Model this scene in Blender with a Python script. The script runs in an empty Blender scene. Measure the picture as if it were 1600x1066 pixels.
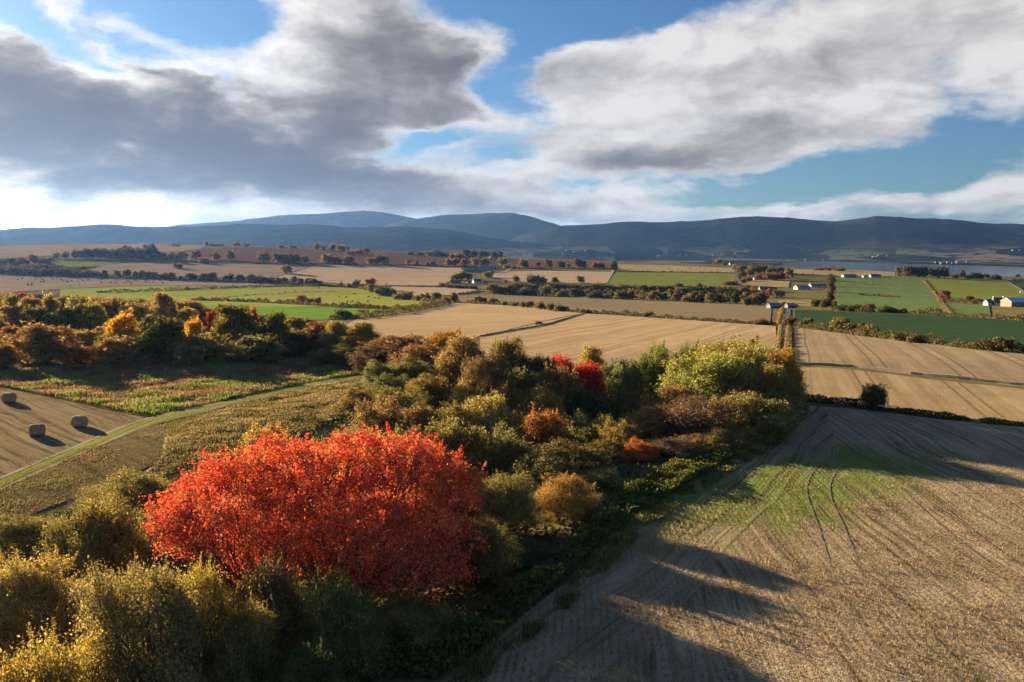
import bpy, bmesh, math, random
import numpy as np
from mathutils import Vector, Matrix

# ------------------------------------------------------------------ camera
S = bpy.context.scene
COL = S.collection
H = 20.0                      # camera height above the near fields
FX = 1244.0                   # focal length in photo pixels (28 mm on 36 mm)
PIT = math.radians(6.65)
cp, sp = math.cos(PIT), math.sin(PIT)
cd = bpy.data.cameras.new('camera')
cam = bpy.data.objects.new('camera', cd)
COL.objects.link(cam)
cd.sensor_width = 36.0
cd.lens = 28.0
cd.clip_start = 0.5
cd.clip_end = 40000
cam.location = (0, 0, H)
cam.rotation_euler = (math.pi / 2 - PIT, 0, 0)
S.camera = cam

S.view_settings.view_transform = 'Standard'
S.view_settings.look = 'None'
S.view_settings.exposure = 2.12
S.view_settings.gamma = 1.0
S.view_settings.use_curve_mapping = False
S.render.engine = 'CYCLES'
S.cycles.max_bounces = 5
S.cycles.diffuse_bounces = 2
S.cycles.glossy_bounces = 1
S.cycles.transmission_bounces = 3
S.cycles.volume_bounces = 0
S.cycles.transparent_max_bounces = 4
S.cycles.use_denoising = True

# ------------------------------------------------------------------ sun
SUN_AZ, SUN_EL = math.radians(-47), math.radians(10.3)
sdir = Vector((math.sin(SUN_AZ) * math.cos(SUN_EL), math.cos(SUN_AZ) * math.cos(SUN_EL), math.sin(SUN_EL)))
ld = bpy.data.lights.new('sun', 'SUN')
ld.energy = 5.0
ld.angle = math.radians(0.55)
ld.color = (1.0, 0.75, 0.47)
sun = bpy.data.objects.new('sun', ld)
COL.objects.link(sun)
sun.rotation_euler = sdir.to_track_quat('Z', 'Y').to_euler()


# ------------------------------------------------------------------ node helper
class NB:
    """small wrapper to write node maths"""
    def __init__(s, tree):
        s.t = tree
        s.n = tree.nodes
        s.l = tree.links

    def put(s, sock, v):
        if isinstance(v, bpy.types.NodeSocket):
            s.l.new(v, sock)
        elif v is not None:
            sock.default_value = v

    def m(s, op, a, b=None, c=None, clamp=False):
        k = s.n.new('ShaderNodeMath')
        k.operation = op
        k.use_clamp = clamp
        s.put(k.inputs[0], a)
        if b is not None:
            s.put(k.inputs[1], b)
        if c is not None:
            s.put(k.inputs[2], c)
        return k.outputs[0]

    def add(s, a, b): return s.m('ADD', a, b)
    def mul(s, a, b): return s.m('MULTIPLY', a, b)
    def sub(s, a, b): return s.m('SUBTRACT', a, b)

    def mr(s, v, a, b, c=0.0, d=1.0, smooth=True):
        k = s.n.new('ShaderNodeMapRange')
        k.interpolation_type = 'SMOOTHSTEP' if smooth else 'LINEAR'
        s.put(k.inputs[0], v)
        for i, x in enumerate((a, b, c, d)):
            s.put(k.inputs[i + 1], x)
        return k.outputs[0]

    def noise(s, vec, scale, detail=4, rough=0.55, dist=0.0, dim='3D', lac=2.0):
        k = s.n.new('ShaderNodeTexNoise')
        k.noise_dimensions = dim
        s.put(k.inputs['Vector'], vec)
        k.inputs['Scale'].default_value = scale
        k.inputs['Detail'].default_value = detail
        k.inputs['Roughness'].default_value = rough
        k.inputs['Lacunarity'].default_value = lac
        k.inputs['Distortion'].default_value = dist
        return k.outputs['Fac'], k.outputs['Color']

    def mix(s, f, a, b, blend='MIX'):
        k = s.n.new('ShaderNodeMix')
        k.data_type = 'RGBA'
        k.blend_type = blend
        s.put(k.inputs[0], f)
        for sock, v in ((k.inputs[6], a), (k.inputs[7], b)):
            if isinstance(v, (tuple, list)) and len(v) == 3:
                v = (*v, 1.0)
            s.put(sock, v)
        return k.outputs[2]

    def mapping(s, vec, loc=(0, 0, 0), rot=(0, 0, 0), scale=(1, 1, 1), kind='POINT'):
        k = s.n.new('ShaderNodeMapping')
        k.vector_type = kind
        s.put(k.inputs[0], vec)
        k.inputs['Location'].default_value = loc
        k.inputs['Rotation'].default_value = rot
        k.inputs['Scale'].default_value = scale
        return k.outputs[0]

    def length(s, vec):
        k = s.n.new('ShaderNodeVectorMath')
        k.operation = 'LENGTH'
        s.put(k.inputs[0], vec)
        return k.outputs['Value']

    def xyz(s, vec):
        k = s.n.new('ShaderNodeSeparateXYZ')
        s.put(k.inputs[0], vec)
        return k.outputs

    def comb(s, x, y, z=0.0):
        k = s.n.new('ShaderNodeCombineXYZ')
        for i, v in enumerate((x, y, z)):
            s.put(k.inputs[i], v)
        return k.outputs[0]


def pix_dir(px, py):
    a, b = (px - 800) / FX, (533 - py) / FX
    return Vector((a, cp + b * sp, -sp + b * cp))


def pix_azel(px, py):
    d = pix_dir(px, py).normalized()
    return math.atan2(d.x, d.y), math.asin(d.z)


# ------------------------------------------------------------------ sky
W = bpy.data.worlds.new('World')
S.world = W
W.use_nodes = True
nt = W.node_tree
nt.nodes.clear()
B = NB(nt)
out = nt.nodes.new('ShaderNodeOutputWorld')
bg = nt.nodes.new('ShaderNodeBackground')
SKY_STRENGTH = 0.05
CLOUD_GAIN = 0.352
SKY_TINT = (0.305, 0.44, 0.60)
bg.inputs['Strength'].default_value = SKY_STRENGTH
nt.links.new(bg.outputs[0], out.inputs[0])
sky = nt.nodes.new('ShaderNodeTexSky')
sky.sky_type = 'NISHITA'
sky.sun_disc = False
sky.sun_elevation = SUN_EL
sky.sun_rotation = SUN_AZ
sky.altitude = 100
sky.air_density = 1.0
sky.dust_density = 0.6
sky.ozone_density = 2.5
tc = nt.nodes.new('ShaderNodeTexCoord')
dx, dy, dz = B.xyz(tc.outputs['Generated'])
az = B.m('ARCTAN2', dx, dy)
el = B.m('ARCSINE', dz)
P = B.comb(az, el)
# clouds flatten towards the horizon
els = B.m('POWER', B.m('MAXIMUM', el, 0.0), 0.80)
Pn = B.comb(az, B.mul(els, 1.9), 0.37)
warp = B.noise(Pn, 4.5, 6, 0.58)[1]


def vadd(vec, other, scale, bias=(0, 0, 0)):
    k_ = nt.nodes.new('ShaderNodeVectorMath')
    k_.operation = 'MULTIPLY_ADD'
    B.put(k_.inputs[0], other)
    k_.inputs[1].default_value = scale
    B.put(k_.inputs[2], vec)
    k2 = nt.nodes.new('ShaderNodeVectorMath')
    k2.operation = 'ADD'
    B.put(k2.inputs[0], k_.outputs[0])
    k2.inputs[1].default_value = (bias[0] - scale[0] / 2, bias[1] - scale[1] / 2, bias[2] - scale[2] / 2)
    return k2.outputs[0]


PNW = vadd(Pn, warp, (0.12, 0.09, 0.1))
n1 = B.noise(PNW, 5.5, 9, 0.57)[0]
# ragged borders for the big masses
PW = vadd(P, warp, (0.26, 0.12, 0.0))


def blobs(lst, vec):
    acc = None
    for (cx, cy, rx, ry, rot, w) in lst:
        a, e = pix_azel(cx, cy)
        v = B.mapping(vec, (a, e, 0), (0, 0, math.radians(-rot)), (rx / FX, ry / FX, 1.0), 'TEXTURE')
        f = B.mr(B.length(v), 0.15, 1.3, w, 0.0)
        acc = f if acc is None else B.add(acc, f)
    return acc


cloud_mass = blobs([
    (140, 210, 440, 125, 10, 0.62), (640, 70, 260, 125, 12, 0.50), (430, 110, 230, 70, 12, 0.30),
    (640, 290, 300, 60, 8, 0.50), (600, 175, 190, 50, 0, 0.40), (940, 205, 240, 110, -6, 0.50), (1420, 80, 420, 165, -14, 0.55),
    (1150, 120, 300, 70, -4, 0.30), (1010, 75, 170, 36, -15, 0.25), (1000, 328, 230, 26, 0, 0.42),
    (1260, 322, 200, 24, 0, 0.32), (1550, 290, 130, 50, -6, 0.40), (160, 60, 170, 26, 24, 0.36),
    (150, 335, 560, 62, 0, 0.42), (1150, 225, 130, 36, -4, 0.30), (15, 90, 60, 40, 20, 0.3),
    (900, 0, 220, 48, 8, -0.40), (815, 170, 70, 110, 10, -0.40), (860, 60, 90, 50, 0, -0.25), (700, 214, 100, 26, -5, -0.34),
    (1400, 255, 330, 42, -10, -0.40), (1290, 285, 200, 24, 0, -0.2), (70, 25, 130, 30, 16, -0.34), (260, 98, 130, 22, 24, -0.34),
    (1220, 150, 80, 22, 10, -0.14), (900, 292, 70, 22, 0, -0.22), (330, 25, 100, 40, 0, -0.26)], PW)
n2 = B.noise(PNW, 12.0, 4, 0.55)[0]
dens = B.add(B.add(B.mul(B.sub(n1, 0.5), 1.35), B.mul(B.sub(n2, 0.5), 0.45)), B.add(cloud_mass, 0.36))
cover = B.mr(dens, 0.36, 0.80)
thick = B.mr(dens, 0.52, 1.02)
dark_mass = blobs([
    (110, 190, 480, 130, 10, 1.6), (340, 250, 320, 76, 2, 0.9), (640, 290, 300, 60, 8, 1.0),
    (700, 60, 230, 115, 14, 1.1), (480, 90, 200, 70, 8, 0.25), (590, 175, 220, 46, 0, 0.85), (1040, 246, 190, 34, -6, 0.75), (900, 235, 170, 50, 0, 0.15),
    (1480, 90, 420, 190, -14, 0.16), (1200, 130, 320, 70, -6, 0.05), (1250, 334, 420, 16, 0, 0.50),
    (940, 30, 60, 18, 0, 0.3), (1590, 185, 60, 20, 0, 0.5), (160, 325, 520, 44, 0, -0.5)], PW)
# the side of a cloud away from the sun is darker: compare density with a point nearer the sun
n1s = B.noise(vadd(PNW, warp, (0, 0, 0), (-0.024, 0.034, 0.0)), 5.5, 8, 0.57)[0]
relief = B.m('MULTIPLY', B.sub(n1s, n1), 2.6)
raw = B.add(B.mul(thick, B.add(B.mul(dark_mass, B.mr(n2, 0.25, 0.75, 0.65, 1.35)), 0.10)), relief)
shade = B.m('TANH', B.m('MAXIMUM', raw, 0.0))
ccol = B.mix(shade, (0.54, 0.52, 0.505), (0.082, 0.073, 0.080))
# forward scattering round the (hidden) sun
dot = nt.nodes.new('ShaderNodeVectorMath')
dot.operation = 'DOT_PRODUCT'
B.put(dot.inputs[0], tc.outputs['Generated'])
dot.inputs[1].default_value = sdir
cosg = B.m('MAXIMUM', dot.outputs['Value'], 0.0)
halo = B.m('POWER', cosg, 9.0)
thin = B.m('SUBTRACT', 1.0, shade, clamp=True)
gain = B.add(1.0, B.mul(halo, B.add(B.mul(thin, 0.80), 0.12)))
k = nt.nodes.new('ShaderNodeVectorMath')
k.operation = 'SCALE'
B.put(k.inputs[0], ccol)
B.put(k.inputs['Scale'], B.mul(gain, 1.0 / SKY_STRENGTH * CLOUD_GAIN))
skyc = B.mix(1.0, sky.outputs[0], SKY_TINT, 'MULTIPLY')
warm = B.mix(halo, (1.0, 1.0, 1.0), (1.0, 0.93, 0.80))
final = B.mix(B.mul(cover, 0.96), skyc, B.mix(1.0, k.outputs[0], warm, 'MULTIPLY'))
nt.links.new(final, bg.inputs['Color'])
W.cycles.sampling_method = 'MANUAL'
W.cycles.sample_map_resolution = 1024

# ------------------------------------------------------------------ terrain
RNG = np.random.default_rng(7)
random.seed(7)
RT_PX = np.array([-900, -300, 0, 100, 250, 330, 400, 500, 600, 700, 800, 900, 1000, 1200, 1400, 1600, 2200], float)
RT_R = np.array([2000, 2000, 2000, 2000, 2000, 2000, 2000, 2000, 2000, 1950, 1900, 1800, 1700, 1500, 1250, 1150, 1150], float)
RT_Z = np.array([28, 28, 28, 31.3, 29.6, 26.4, 24.8, 20, 13.6, 2.8, -3, -7.5, -11.4, -16, -22, -28, -30], float)
GUL = np.array([(-26, 5), (-19, 30), (-12, 50), (-5, 66), (3, 81), (13, 95), (24, 112)], float)
WATER_Z = -45.0


def sstep(t):
    t = np.clip(t, 0, 1)
    return t * t * (3 - 2 * t)


def terrain(x, y):
    x = np.asarray(x, float)
    y = np.asarray(y, float)
    px = 800 + FX * x / np.maximum(y, 40.0)
    R = np.interp(px, RT_PX, RT_R)
    Z = np.interp(px, RT_PX, RT_Z)
    d = np.maximum(y, 0)
    # the land falls away from the near fields, then rises to the far ridge
    t = np.clip((d - 140) / 580, 0, 1)
    z = -24.0 * (0.75 * t + 0.25 * sstep(t))
    z = z + (Z + 24.0) * sstep((d - 720) / (R - 720))
    z = z + (WATER_Z - 6 - z) * sstep((d - R * 1.02) / (R * 0.85))
    # the burn's gully under the copse, wider towards the bale field
    best = np.full(np.broadcast(x, y).shape, 1e9)
    side = np.zeros_like(best)
    for i in range(len(GUL) - 1):
        a, b = GUL[i], GUL[i + 1]
        ab = b - a
        L = np.hypot(*ab)
        t = np.clip(((x - a[0]) * ab[0] + (y - a[1]) * ab[1]) / L ** 2, 0, 1)
        qx, qy = x - a[0] - t * ab[0], y - a[1] - t * ab[1]
        dd = np.hypot(qx, qy)
        s = ab[0] * qy - ab[1] * qx
        m = dd < best
        best = np.where(m, dd, best)
        side = np.where(m, s, side)
    sg = np.where(side > 0, 17.0, 7.0)
    z = z - 3.6 * np.exp(-(best / sg) ** 2)
    # slight unevenness
    z = z + 0.10 * np.sin(x * 0.11 + 1) * np.sin(y * 0.09 + 2) * np.clip(d / 60, 0, 1)
    return z


def tz(x, y):
    return float(terrain(x, y))


def proj(x, y, z):
    dzz = z - H
    dep = y * cp - dzz * sp
    return 800 + FX * x / dep, 533 - FX * (dzz * cp + y * sp) / dep


def ground(px, py):
    """where the sight line through a photo pixel meets the terrain"""
    d = pix_dir(px, py)
    ts = np.geomspace(8, 5000, 1600)
    X, Y, Z = d.x * ts, d.y * ts, H + d.z * ts
    f = Z - terrain(X, Y)
    i = np.argmax(f < 0) if (f < 0).any() else len(ts) - 1
    a, b = ts[max(i - 1, 0)], ts[i]
    for _ in range(18):
        m = 0.5 * (a + b)
        if H + d.z * m - tz(d.x * m, d.y * m) < 0:
            b = m
        else:
            a = m
    return d.x * b, d.y * b


def at_depth(px, D, zc=None):
    x = (px - 800) / FX * (D * cp + 16 * sp)
    z = tz(x, D)
    x = (px - 800) / FX * (D * cp + (H - z - 2) * sp)
    return x, D, tz(x, D)


def top_height(py, D):
    k = (533 - py) / FX
    return H + D * (k * cp - sp) / (cp + k * sp)


# ------------------------------------------------------------------ object helpers
def link(name, mesh, parent=None, loc=None):
    o = bpy.data.objects.new(name, mesh)
    COL.objects.link(o)
    if parent is not None:
        o.parent = parent
    if loc is not None:
        o.location = loc
    return o


def tag(o, label=None, cat=None, group=None, kind=None):
    if label: o['label'] = label
    if cat: o['category'] = cat
    if group: o['group'] = group
    if kind: o['kind'] = kind
    return o


def poly_mesh(name, verts, sizes_or_faces, mat=None, cols=None, smooth=False):
    """verts Nx3; faces either int (all faces that many consecutive verts) or list"""
    me = bpy.data.meshes.new(name)
    verts = np.asarray(verts, np.float32)
    if isinstance(sizes_or_faces, int):
        s = sizes_or_faces
        nf = len(verts) // s
        me.vertices.add(len(verts))
        me.vertices.foreach_set('co', verts.ravel())
        me.loops.add(len(verts))
        me.loops.foreach_set('vertex_index', np.arange(len(verts), dtype=np.int32))
        me.polygons.add(nf)
        me.polygons.foreach_set('loop_start', np.arange(nf, dtype=np.int32) * s)
        me.polygons.foreach_set('loop_total', np.full(nf, s, np.int32))
        me.update(calc_edges=True)
    else:
        me.from_pydata([tuple(v) for v in verts], [], sizes_or_faces)
    if cols is not None:
        at = me.attributes.new('Col', 'FLOAT_COLOR', 'POINT')
        c = np.ones((len(verts), 4), np.float32)
        c[:, :3] = cols
        at.data.foreach_set('color', c.ravel())
    if mat is not None:
        me.materials.append(mat)
    if smooth:
        me.polygons.foreach_set('use_smooth', np.ones(len(me.polygons), bool))
    return me


def new_mat(name):
    m = bpy.data.materials.new(name)
    m.use_nodes = True
    t = m.node_tree
    t.nodes.clear()
    o = t.nodes.new('ShaderNodeOutputMaterial')
    return m, NB(t), o


def principled(b, out, col, rough=0.9, bump=None, bstr=0.5, bdist=0.1, spec=0.2, metal=0.0):
    p = b.n.new('ShaderNodeBsdfPrincipled')
    if isinstance(col, tuple) and len(col) == 3:
        col = (*col, 1)
    b.put(p.inputs['Base Color'], col)
    b.put(p.inputs['Roughness'], rough)
    p.inputs['Specular IOR Level'].default_value = spec
    p.inputs['Metallic'].default_value = metal
    if bump is not None:
        k = b.n.new('ShaderNodeBump')
        k.inputs['Strength'].default_value = bstr
        k.inputs['Distance'].default_value = bdist
        b.put(k.inputs['Height'], bump)
        b.l.new(k.outputs[0], p.inputs['Normal'])
    b.l.new(p.outputs[0], out.inputs[0])
    return p


def pos(b):
    return b.n.new('ShaderNodeNewGeometry').outputs['Position']


def field_mat(name, c1, c2, ang=0.0, streak=0.5, tram=0.0, tramdark=0.55, rows=0.0, green=0.0, gcol=(0.10, 0.16, 0.035), bump=0.4, fine=3.0, c3=None, patch=None, swath=0.0):
    """ploughed / stubble / grass field: colour streaks along the working direction, wheel tracks, regrowth"""
    m, b, o = new_mat(name)
    p = pos(b)
    pr = b.mapping(p, rot=(0, 0, ang))
    st = b.mapping(pr, scale=(0.55, 0.030, 1))
    s1 = b.noise(st, 1.0 * streak, 4, 0.6)[0]
    n_big = b.noise(p, 0.018, 4, 0.6)[0]
    n_mid = b.noise(p, 0.22, 4, 0.65)[0]
    n_fine = b.noise(p, fine, 3, 0.7)[0]
    f = b.add(b.mul(s1, 0.55), b.add(b.mul(n_mid, 0.30), b.mul(n_fine, 0.25)))
    f = b.mr(f, 0.38, 0.70)
    col = b.mix(f, c1, c2)
    if c3 is not None:
        col = b.mix(b.mr(n_big, 0.42, 0.62), col, c3)
    if swath > 0:
        sx_ = b.add(b.xyz(pr)[0], b.mul(n_mid, 0.8))
        sw = b.m('SINE', b.mul(sx_, 2 * math.pi / swath))
        sw2 = b.m('SINE', b.mul(sx_, 2 * math.pi / (swath * 0.31)))
        sw = b.mul(b.add(b.mul(sw, 0.6), b.mul(sw2, 0.4)), b.mr(b.noise(st, 0.6, 3, 0.6)[0], 0.3, 0.7, 0.2, 1.0))
        col = b.mix(b.mr(sw, -0.7, 0.8, 0.0, 0.42), col, b.mix(1.0, col, (0.62, 0.58, 0.52), 'MULTIPLY'))
    if green > 0:
        gs = b.noise(b.mapping(pr, scale=(0.20, 0.03, 1)), 1.0, 5, 0.65)[0]
        g = b.mr(b.add(b.mul(gs, 0.6), b.mul(n_mid, 0.4)), 0.62 - 0.25 * green, 0.78 - 0.22 * green)
        col = b.mix(b.mul(g, b.mr(n_fine, 0.3, 0.6, 0.3, 1.0)), col, gcol)
    if patch is not None:
        cx_, cy_, an_, la_, lb_ = patch
        e_ = b.length(b.mapping(p, (cx_, cy_, 0), (0, 0, an_), (la_, lb_, 1e4), 'TEXTURE'))
        gs = b.noise(b.mapping(pr, scale=(0.5, 0.06, 1)), 1.0, 5, 0.65)[0]
        pm = b.mr(b.add(b.sub(1.25, e_), b.mul(b.sub(b.add(b.mul(gs, 0.6), b.mul(n_mid, 0.5)), 0.55), 3.2)), 0.1, 0.9)
        col = b.mix(b.mul(pm, b.mr(n_fine, 0.3, 0.6, 0.45, 1.0)), col, (0.135, 0.235, 0.030))
    if tram > 0:
        xx = b.xyz(pr)[0]
        xx = b.add(xx, b.mul(b.noise(p, 0.012, 1)[0], 2.0))
        q = b.m('MULTIPLY', b.m('FRACT', b.m('DIVIDE', xx, tram)), tram)
        l1 = b.m('LESS_THAN', b.m('ABSOLUTE', b.sub(q, 2.0)), 0.2)
        l2 = b.m('LESS_THAN', b.m('ABSOLUTE', b.sub(q, 3.9)), 0.2)
        ln = b.mul(b.m('MAXIMUM', l1, l2), b.mr(n_mid, 0.3, 0.5, 0.4, 1.0))
        dk = tuple(v * tramdark for v in c1)
        col = b.mix(ln, col, dk)
    h = b.add(b.mul(n_fine, 0.6), b.mul(n_mid, 0.8))
    if rows > 0:
        bend = b.n.new('ShaderNodeVectorMath')
        bend.operation = 'MULTIPLY_ADD'
        b.put(bend.inputs[0], b.noise(p, 0.04, 2)[1])
        bend.inputs[1].default_value = (5.0, 0.0, 0.0)
        b.put(bend.inputs[2], pr)
        ln_ = b.noise(b.mapping(bend.outputs[0], scale=(0.55 / rows, 0.022, 0.02)), 1.0, 3, 0.62)[0]
        brk = b.mr(b.noise(b.mapping(pr, scale=(0.5, 0.12, 1)), 1.0, 4, 0.7)[0], 0.30, 0.62, 0.25, 1.0)
        col = b.mix(b.mul(b.mr(ln_, 0.50, 0.62, 0.0, 0.75), brk), col, tuple(v * 0.38 for v in c1))
        col = b.mix(b.mr(ln_, 0.44, 0.30, 0.0, 0.35), col, tuple(min(1, v * 1.25) for v in c2))
        clod = b.noise(p, 2.2, 5, 0.75)[0]
        col = b.mix(b.mr(clod, 0.52, 0.70, 0.0, 0.55), col, tuple(v * 0.5 for v in c1))
        h = b.add(h, b.add(b.mul(ln_, -0.9), b.mul(clod, 0.5)))
    col = b.mix(b.mul(b.mr(n_big, 0.3, 0.7), 0.35), col, b.mix(1.0, col, (0.72, 0.70, 0.68), 'MULTIPLY'))
    principled(b, o, col, 1.0, h, bump, 0.25, 0.0)
    return m


def plain_mat(name, col, rough=0.8, var=0.25, scale=4.0, bump=0.2, spec=0.25, metal=0.0):
    m, b, o = new_mat(name)
    t = b.n.new('ShaderNodeTexCoord').outputs['Object']
    f, _ = b.noise(t, scale, 5, 0.6)
    c = b.mix(f, tuple(v * (1 - var) for v in col), tuple(min(1, v * (1 + var)) for v in col))
    principled(b, o, c, rough, f, bump, 0.03, spec, metal)
    return m


def leaf_mat(name, trans=0.48):
    """per-leaf colour (attribute) times the tint of the tree (object colour)"""
    m, b, o = new_mat(name)
    a = b.n.new('ShaderNodeAttribute')
    a.attribute_name = 'Col'
    oi = b.n.new('ShaderNodeObjectInfo')
    c = b.mix(1.0, a.outputs['Color'], oi.outputs['Color'], 'MULTIPLY')
    d = b.n.new('ShaderNodeBsdfDiffuse')
    b.put(d.inputs[0], c)
    t = b.n.new('ShaderNodeBsdfTranslucent')
    b.put(t.inputs[0], b.mix(1.0, c, (1.0, 0.91, 0.70), 'MULTIPLY'))
    mx = b.n.new('ShaderNodeMixShader')
    mx.inputs[0].default_value = trans
    b.l.new(d.outputs[0], mx.inputs[1])
    b.l.new(t.outputs[0], mx.inputs[2])
    g = b.n.new('ShaderNodeBsdfGlossy')
    g.inputs['Roughness'].default_value = 0.55
    g.inputs['Color'].default_value = (0.6, 0.6, 0.6, 1)
    m2 = b.n.new('ShaderNodeMixShader')
    m2.inputs[0].default_value = 0.03
    b.l.new(mx.outputs[0], m2.inputs[1])
    b.l.new(g.outputs[0], m2.inputs[2])
    b.l.new(m2.outputs[0], o.inputs[0])
    return m


LEAF = leaf_mat('leaf')
BLADE = leaf_mat('grass_blade', 0.45)
BARK = plain_mat('bark', (0.075, 0.058, 0.045), 0.95, 0.4, 6.0, 0.6)

# ------------------------------------------------------------------ ground sheet
ang = np.concatenate([np.radians(np.linspace(-48, 48, 386)), np.radians(np.linspace(50, 310, 66))])
rad = np.concatenate([[0.0], np.geomspace(4, 4200, 235), np.geomspace(4800, 18000, 8)])
AA, RR = np.meshgrid(ang, rad)
gx, gy = RR * np.sin(AA), RR * np.cos(AA)
gz = terrain(gx, gy)
na, nr = len(ang), len(rad)
V = np.stack([gx, gy, gz], -1).reshape(-1, 3)
idx = np.arange(na * nr).reshape(nr, na)
a_ = idx[:-1, :]
b_ = idx[1:, :]
q = np.stack([a_, np.roll(a_, -1, 1), np.roll(b_, -1, 1), b_], -1).reshape(-1, 4)[:, ::-1]
me = bpy.data.meshes.new('ground')
me.from_pydata(V.tolist(), [], q[na:].tolist() + [[int(idx[0, 0]), int(idx[1, (j + 1) % na]), int(idx[1, j])][::-1] for j in range(na)])
me.polygons.foreach_set('use_smooth', np.ones(len(me.polygons), bool))
me.materials.append(field_mat('rough_ground', (0.115, 0.105, 0.045), (0.20, 0.165, 0.085), 0.3, 0.5, bump=0.7, green=0.35, gcol=(0.075, 0.10, 0.03), c3=(0.15, 0.115, 0.065)))
tag(link('ground', me), kind='structure')

# the firth behind the fields
me = poly_mesh('water', [(-12000, 1150, WATER_Z), (12000, 1150, WATER_Z), (12000, 11000, WATER_Z), (-12000, 11000, WATER_Z)], 4)
m, b, o = new_mat('firth_water')
pp = principled(b, o, (0.035, 0.055, 0.085), 0.12, b.noise(pos(b), 0.2, 4, 0.6)[0], 0.04, 0.3, 0.4)
me.materials.append(m)
tag(link('water', me), kind='structure')

# ------------------------------------------------------------------ far hills
def hash_noise(x, y, seed, octs=5, base=1.0, gain=0.5):
    """value noise with numpy"""
    r = np.zeros_like(x, dtype=float)
    amp, fr = 1.0, base
    for o_ in range(octs):
        xi, yi = np.floor(x * fr).astype(np.int64), np.floor(y * fr).astype(np.int64)
        fx, fy = x * fr - xi, y * fr - yi
        fx, fy = fx * fx * (3 - 2 * fx), fy * fy * (3 - 2 * fy)

        def hsh(i, j):
            n = (i * 374761393 + j * 668265263 + (seed + o_) * 982451653) & 0xffffffff
            n = ((n ^ (n >> 13)) * 1274126177) & 0xffffffff
            return ((n ^ (n >> 16)) & 0xffff) / 65535.0
        v = (hsh(xi, yi) * (1 - fx) + hsh(xi + 1, yi) * fx) * (1 - fy) + (hsh(xi, yi + 1) * (1 - fx) + hsh(xi + 1, yi + 1) * fx) * fy
        r += amp * (v - 0.5)
        amp *= gain
        fr *= 2.05
    return r


def hill_mat(name, dark, mid, fields=True, thr=0.55, fb=1.0):
    m, b, o = new_mat(name)
    p = pos(b)
    n1_ = b.noise(p, 0.0016, 6, 0.6)[0]
    n2_ = b.noise(p, 0.012, 4, 0.65)[0]
    col = b.mix(b.mr(b.add(b.mul(n1_, 0.6), b.mul(n2_, 0.4)), 0.40, 0.62), dark, mid)
    if fields:
        vo = b.n.new('ShaderNodeTexVoronoi')
        vo.feature = 'F1'
        b.put(vo.inputs['Vector'], b.mapping(p, rot=(0, 0, 0.5), scale=(1, 0.45, 0)))
        vo.inputs['Scale'].default_value = 0.0052
        h_, s_, v_ = b.xyz(vo.outputs['Color'])
        fcol = b.mix(h_, (0.15 * fb, 0.12 * fb, 0.085 * fb), (0.06 * fb, 0.085 * fb, 0.04 * fb))
        zz = b.xyz(p)[2]
        low = b.mr(b.add(zz, b.mul(b.sub(n1_, 0.5), 120)), 0, 55, 1.0, 0.0)
        pick = b.mr(s_, thr, thr + 0.07)
        col = b.mix(b.mul(b.mul(low, pick), b.mr(n2_, 0.38, 0.5)), col, fcol)
    principled(b, o, col, 1.0, n2_, 0.8, 6.0, 0.0)
    return m


def hill(name, sky_px, D, front, mat, seed, rough=8.0, base=-30.0, back=1500.0, flat=0.0, nx=340, ny=64, shore=None):
    """a ridge whose crest runs through the given skyline at distance D and slopes down to the plain in front"""
    xs = np.array([p_[0] for p_ in sky_px], float)
    ys = np.array([p_[1] for p_ in sky_px], float)
    px = np.linspace(xs[0], xs[-1], nx)
    crest = np.array([top_height(v, D) for v in np.interp(px, xs, ys)])
    crest = crest + hash_noise(px / 55.0, px * 0 + seed, seed, 5) * D * 0.0022
    t = np.concatenate([np.linspace(0, 1, ny), np.linspace(1.08, 2, 10)])
    PX, T = np.meshgrid(px, t)
    CR = np.broadcast_to(crest, PX.shape)
    f0 = front if shore is None else np.interp(PX, [s_[0] for s_ in shore], [s_[1] for s_ in shore])
    Y = np.where(T <= 1, f0 + (D - f0) * T, D + (T - 1) * back)
    X = (PX - 800) / FX * (D * cp) * (0.55 + 0.45 * Y / D)
    X = (PX - 800) / FX * Y
    tt = np.where(T <= 1, sstep((T - flat) / (1 - flat)) * 0.75 + 0.25 * np.clip((T - flat) / (1 - flat), 0, 1), np.clip(2 - T, 0, 1) ** 1.2)
    env = np.sin(np.pi * np.clip(T, 0, 1)) ** 0.7
    wn = hash_noise(X / 900, Y / 900, seed, 6)
    rid = np.abs(hash_noise(X / 1300, Y / 2600, seed + 9, 5))
    Z = base + (CR - base) * tt + env * (wn * rough * 10 - rid * rough * 13) * np.clip((T - flat) / (1 - flat), 0, 1)
    Z = Z + hash_noise(X / 60, Y / 60, seed + 3, 3) * rough * 0.35 * np.clip((T - flat) * 4, 0, 1)
    Z = np.maximum(Z, base + 0.6 * hash_noise(X / 300, Y / 300, seed, 3))
    n0, n1_ = PX.shape
    idx_ = np.arange(n0 * n1_).reshape(n0, n1_)
    q_ = np.stack([idx_[:-1, :-1], idx_[:-1, 1:], idx_[1:, 1:], idx_[1:, :-1]], -1).reshape(-1, 4)
    me_ = bpy.data.meshes.new(name)
    me_.from_pydata(np.stack([X, Y, Z], -1).reshape(-1, 3).tolist(), [], q_.tolist())
    me_.polygons.foreach_set('use_smooth', np.ones(len(me_.polygons), bool))
    me_.materials.append(mat)
    return tag(link(name, me_), kind='structure')


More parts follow.
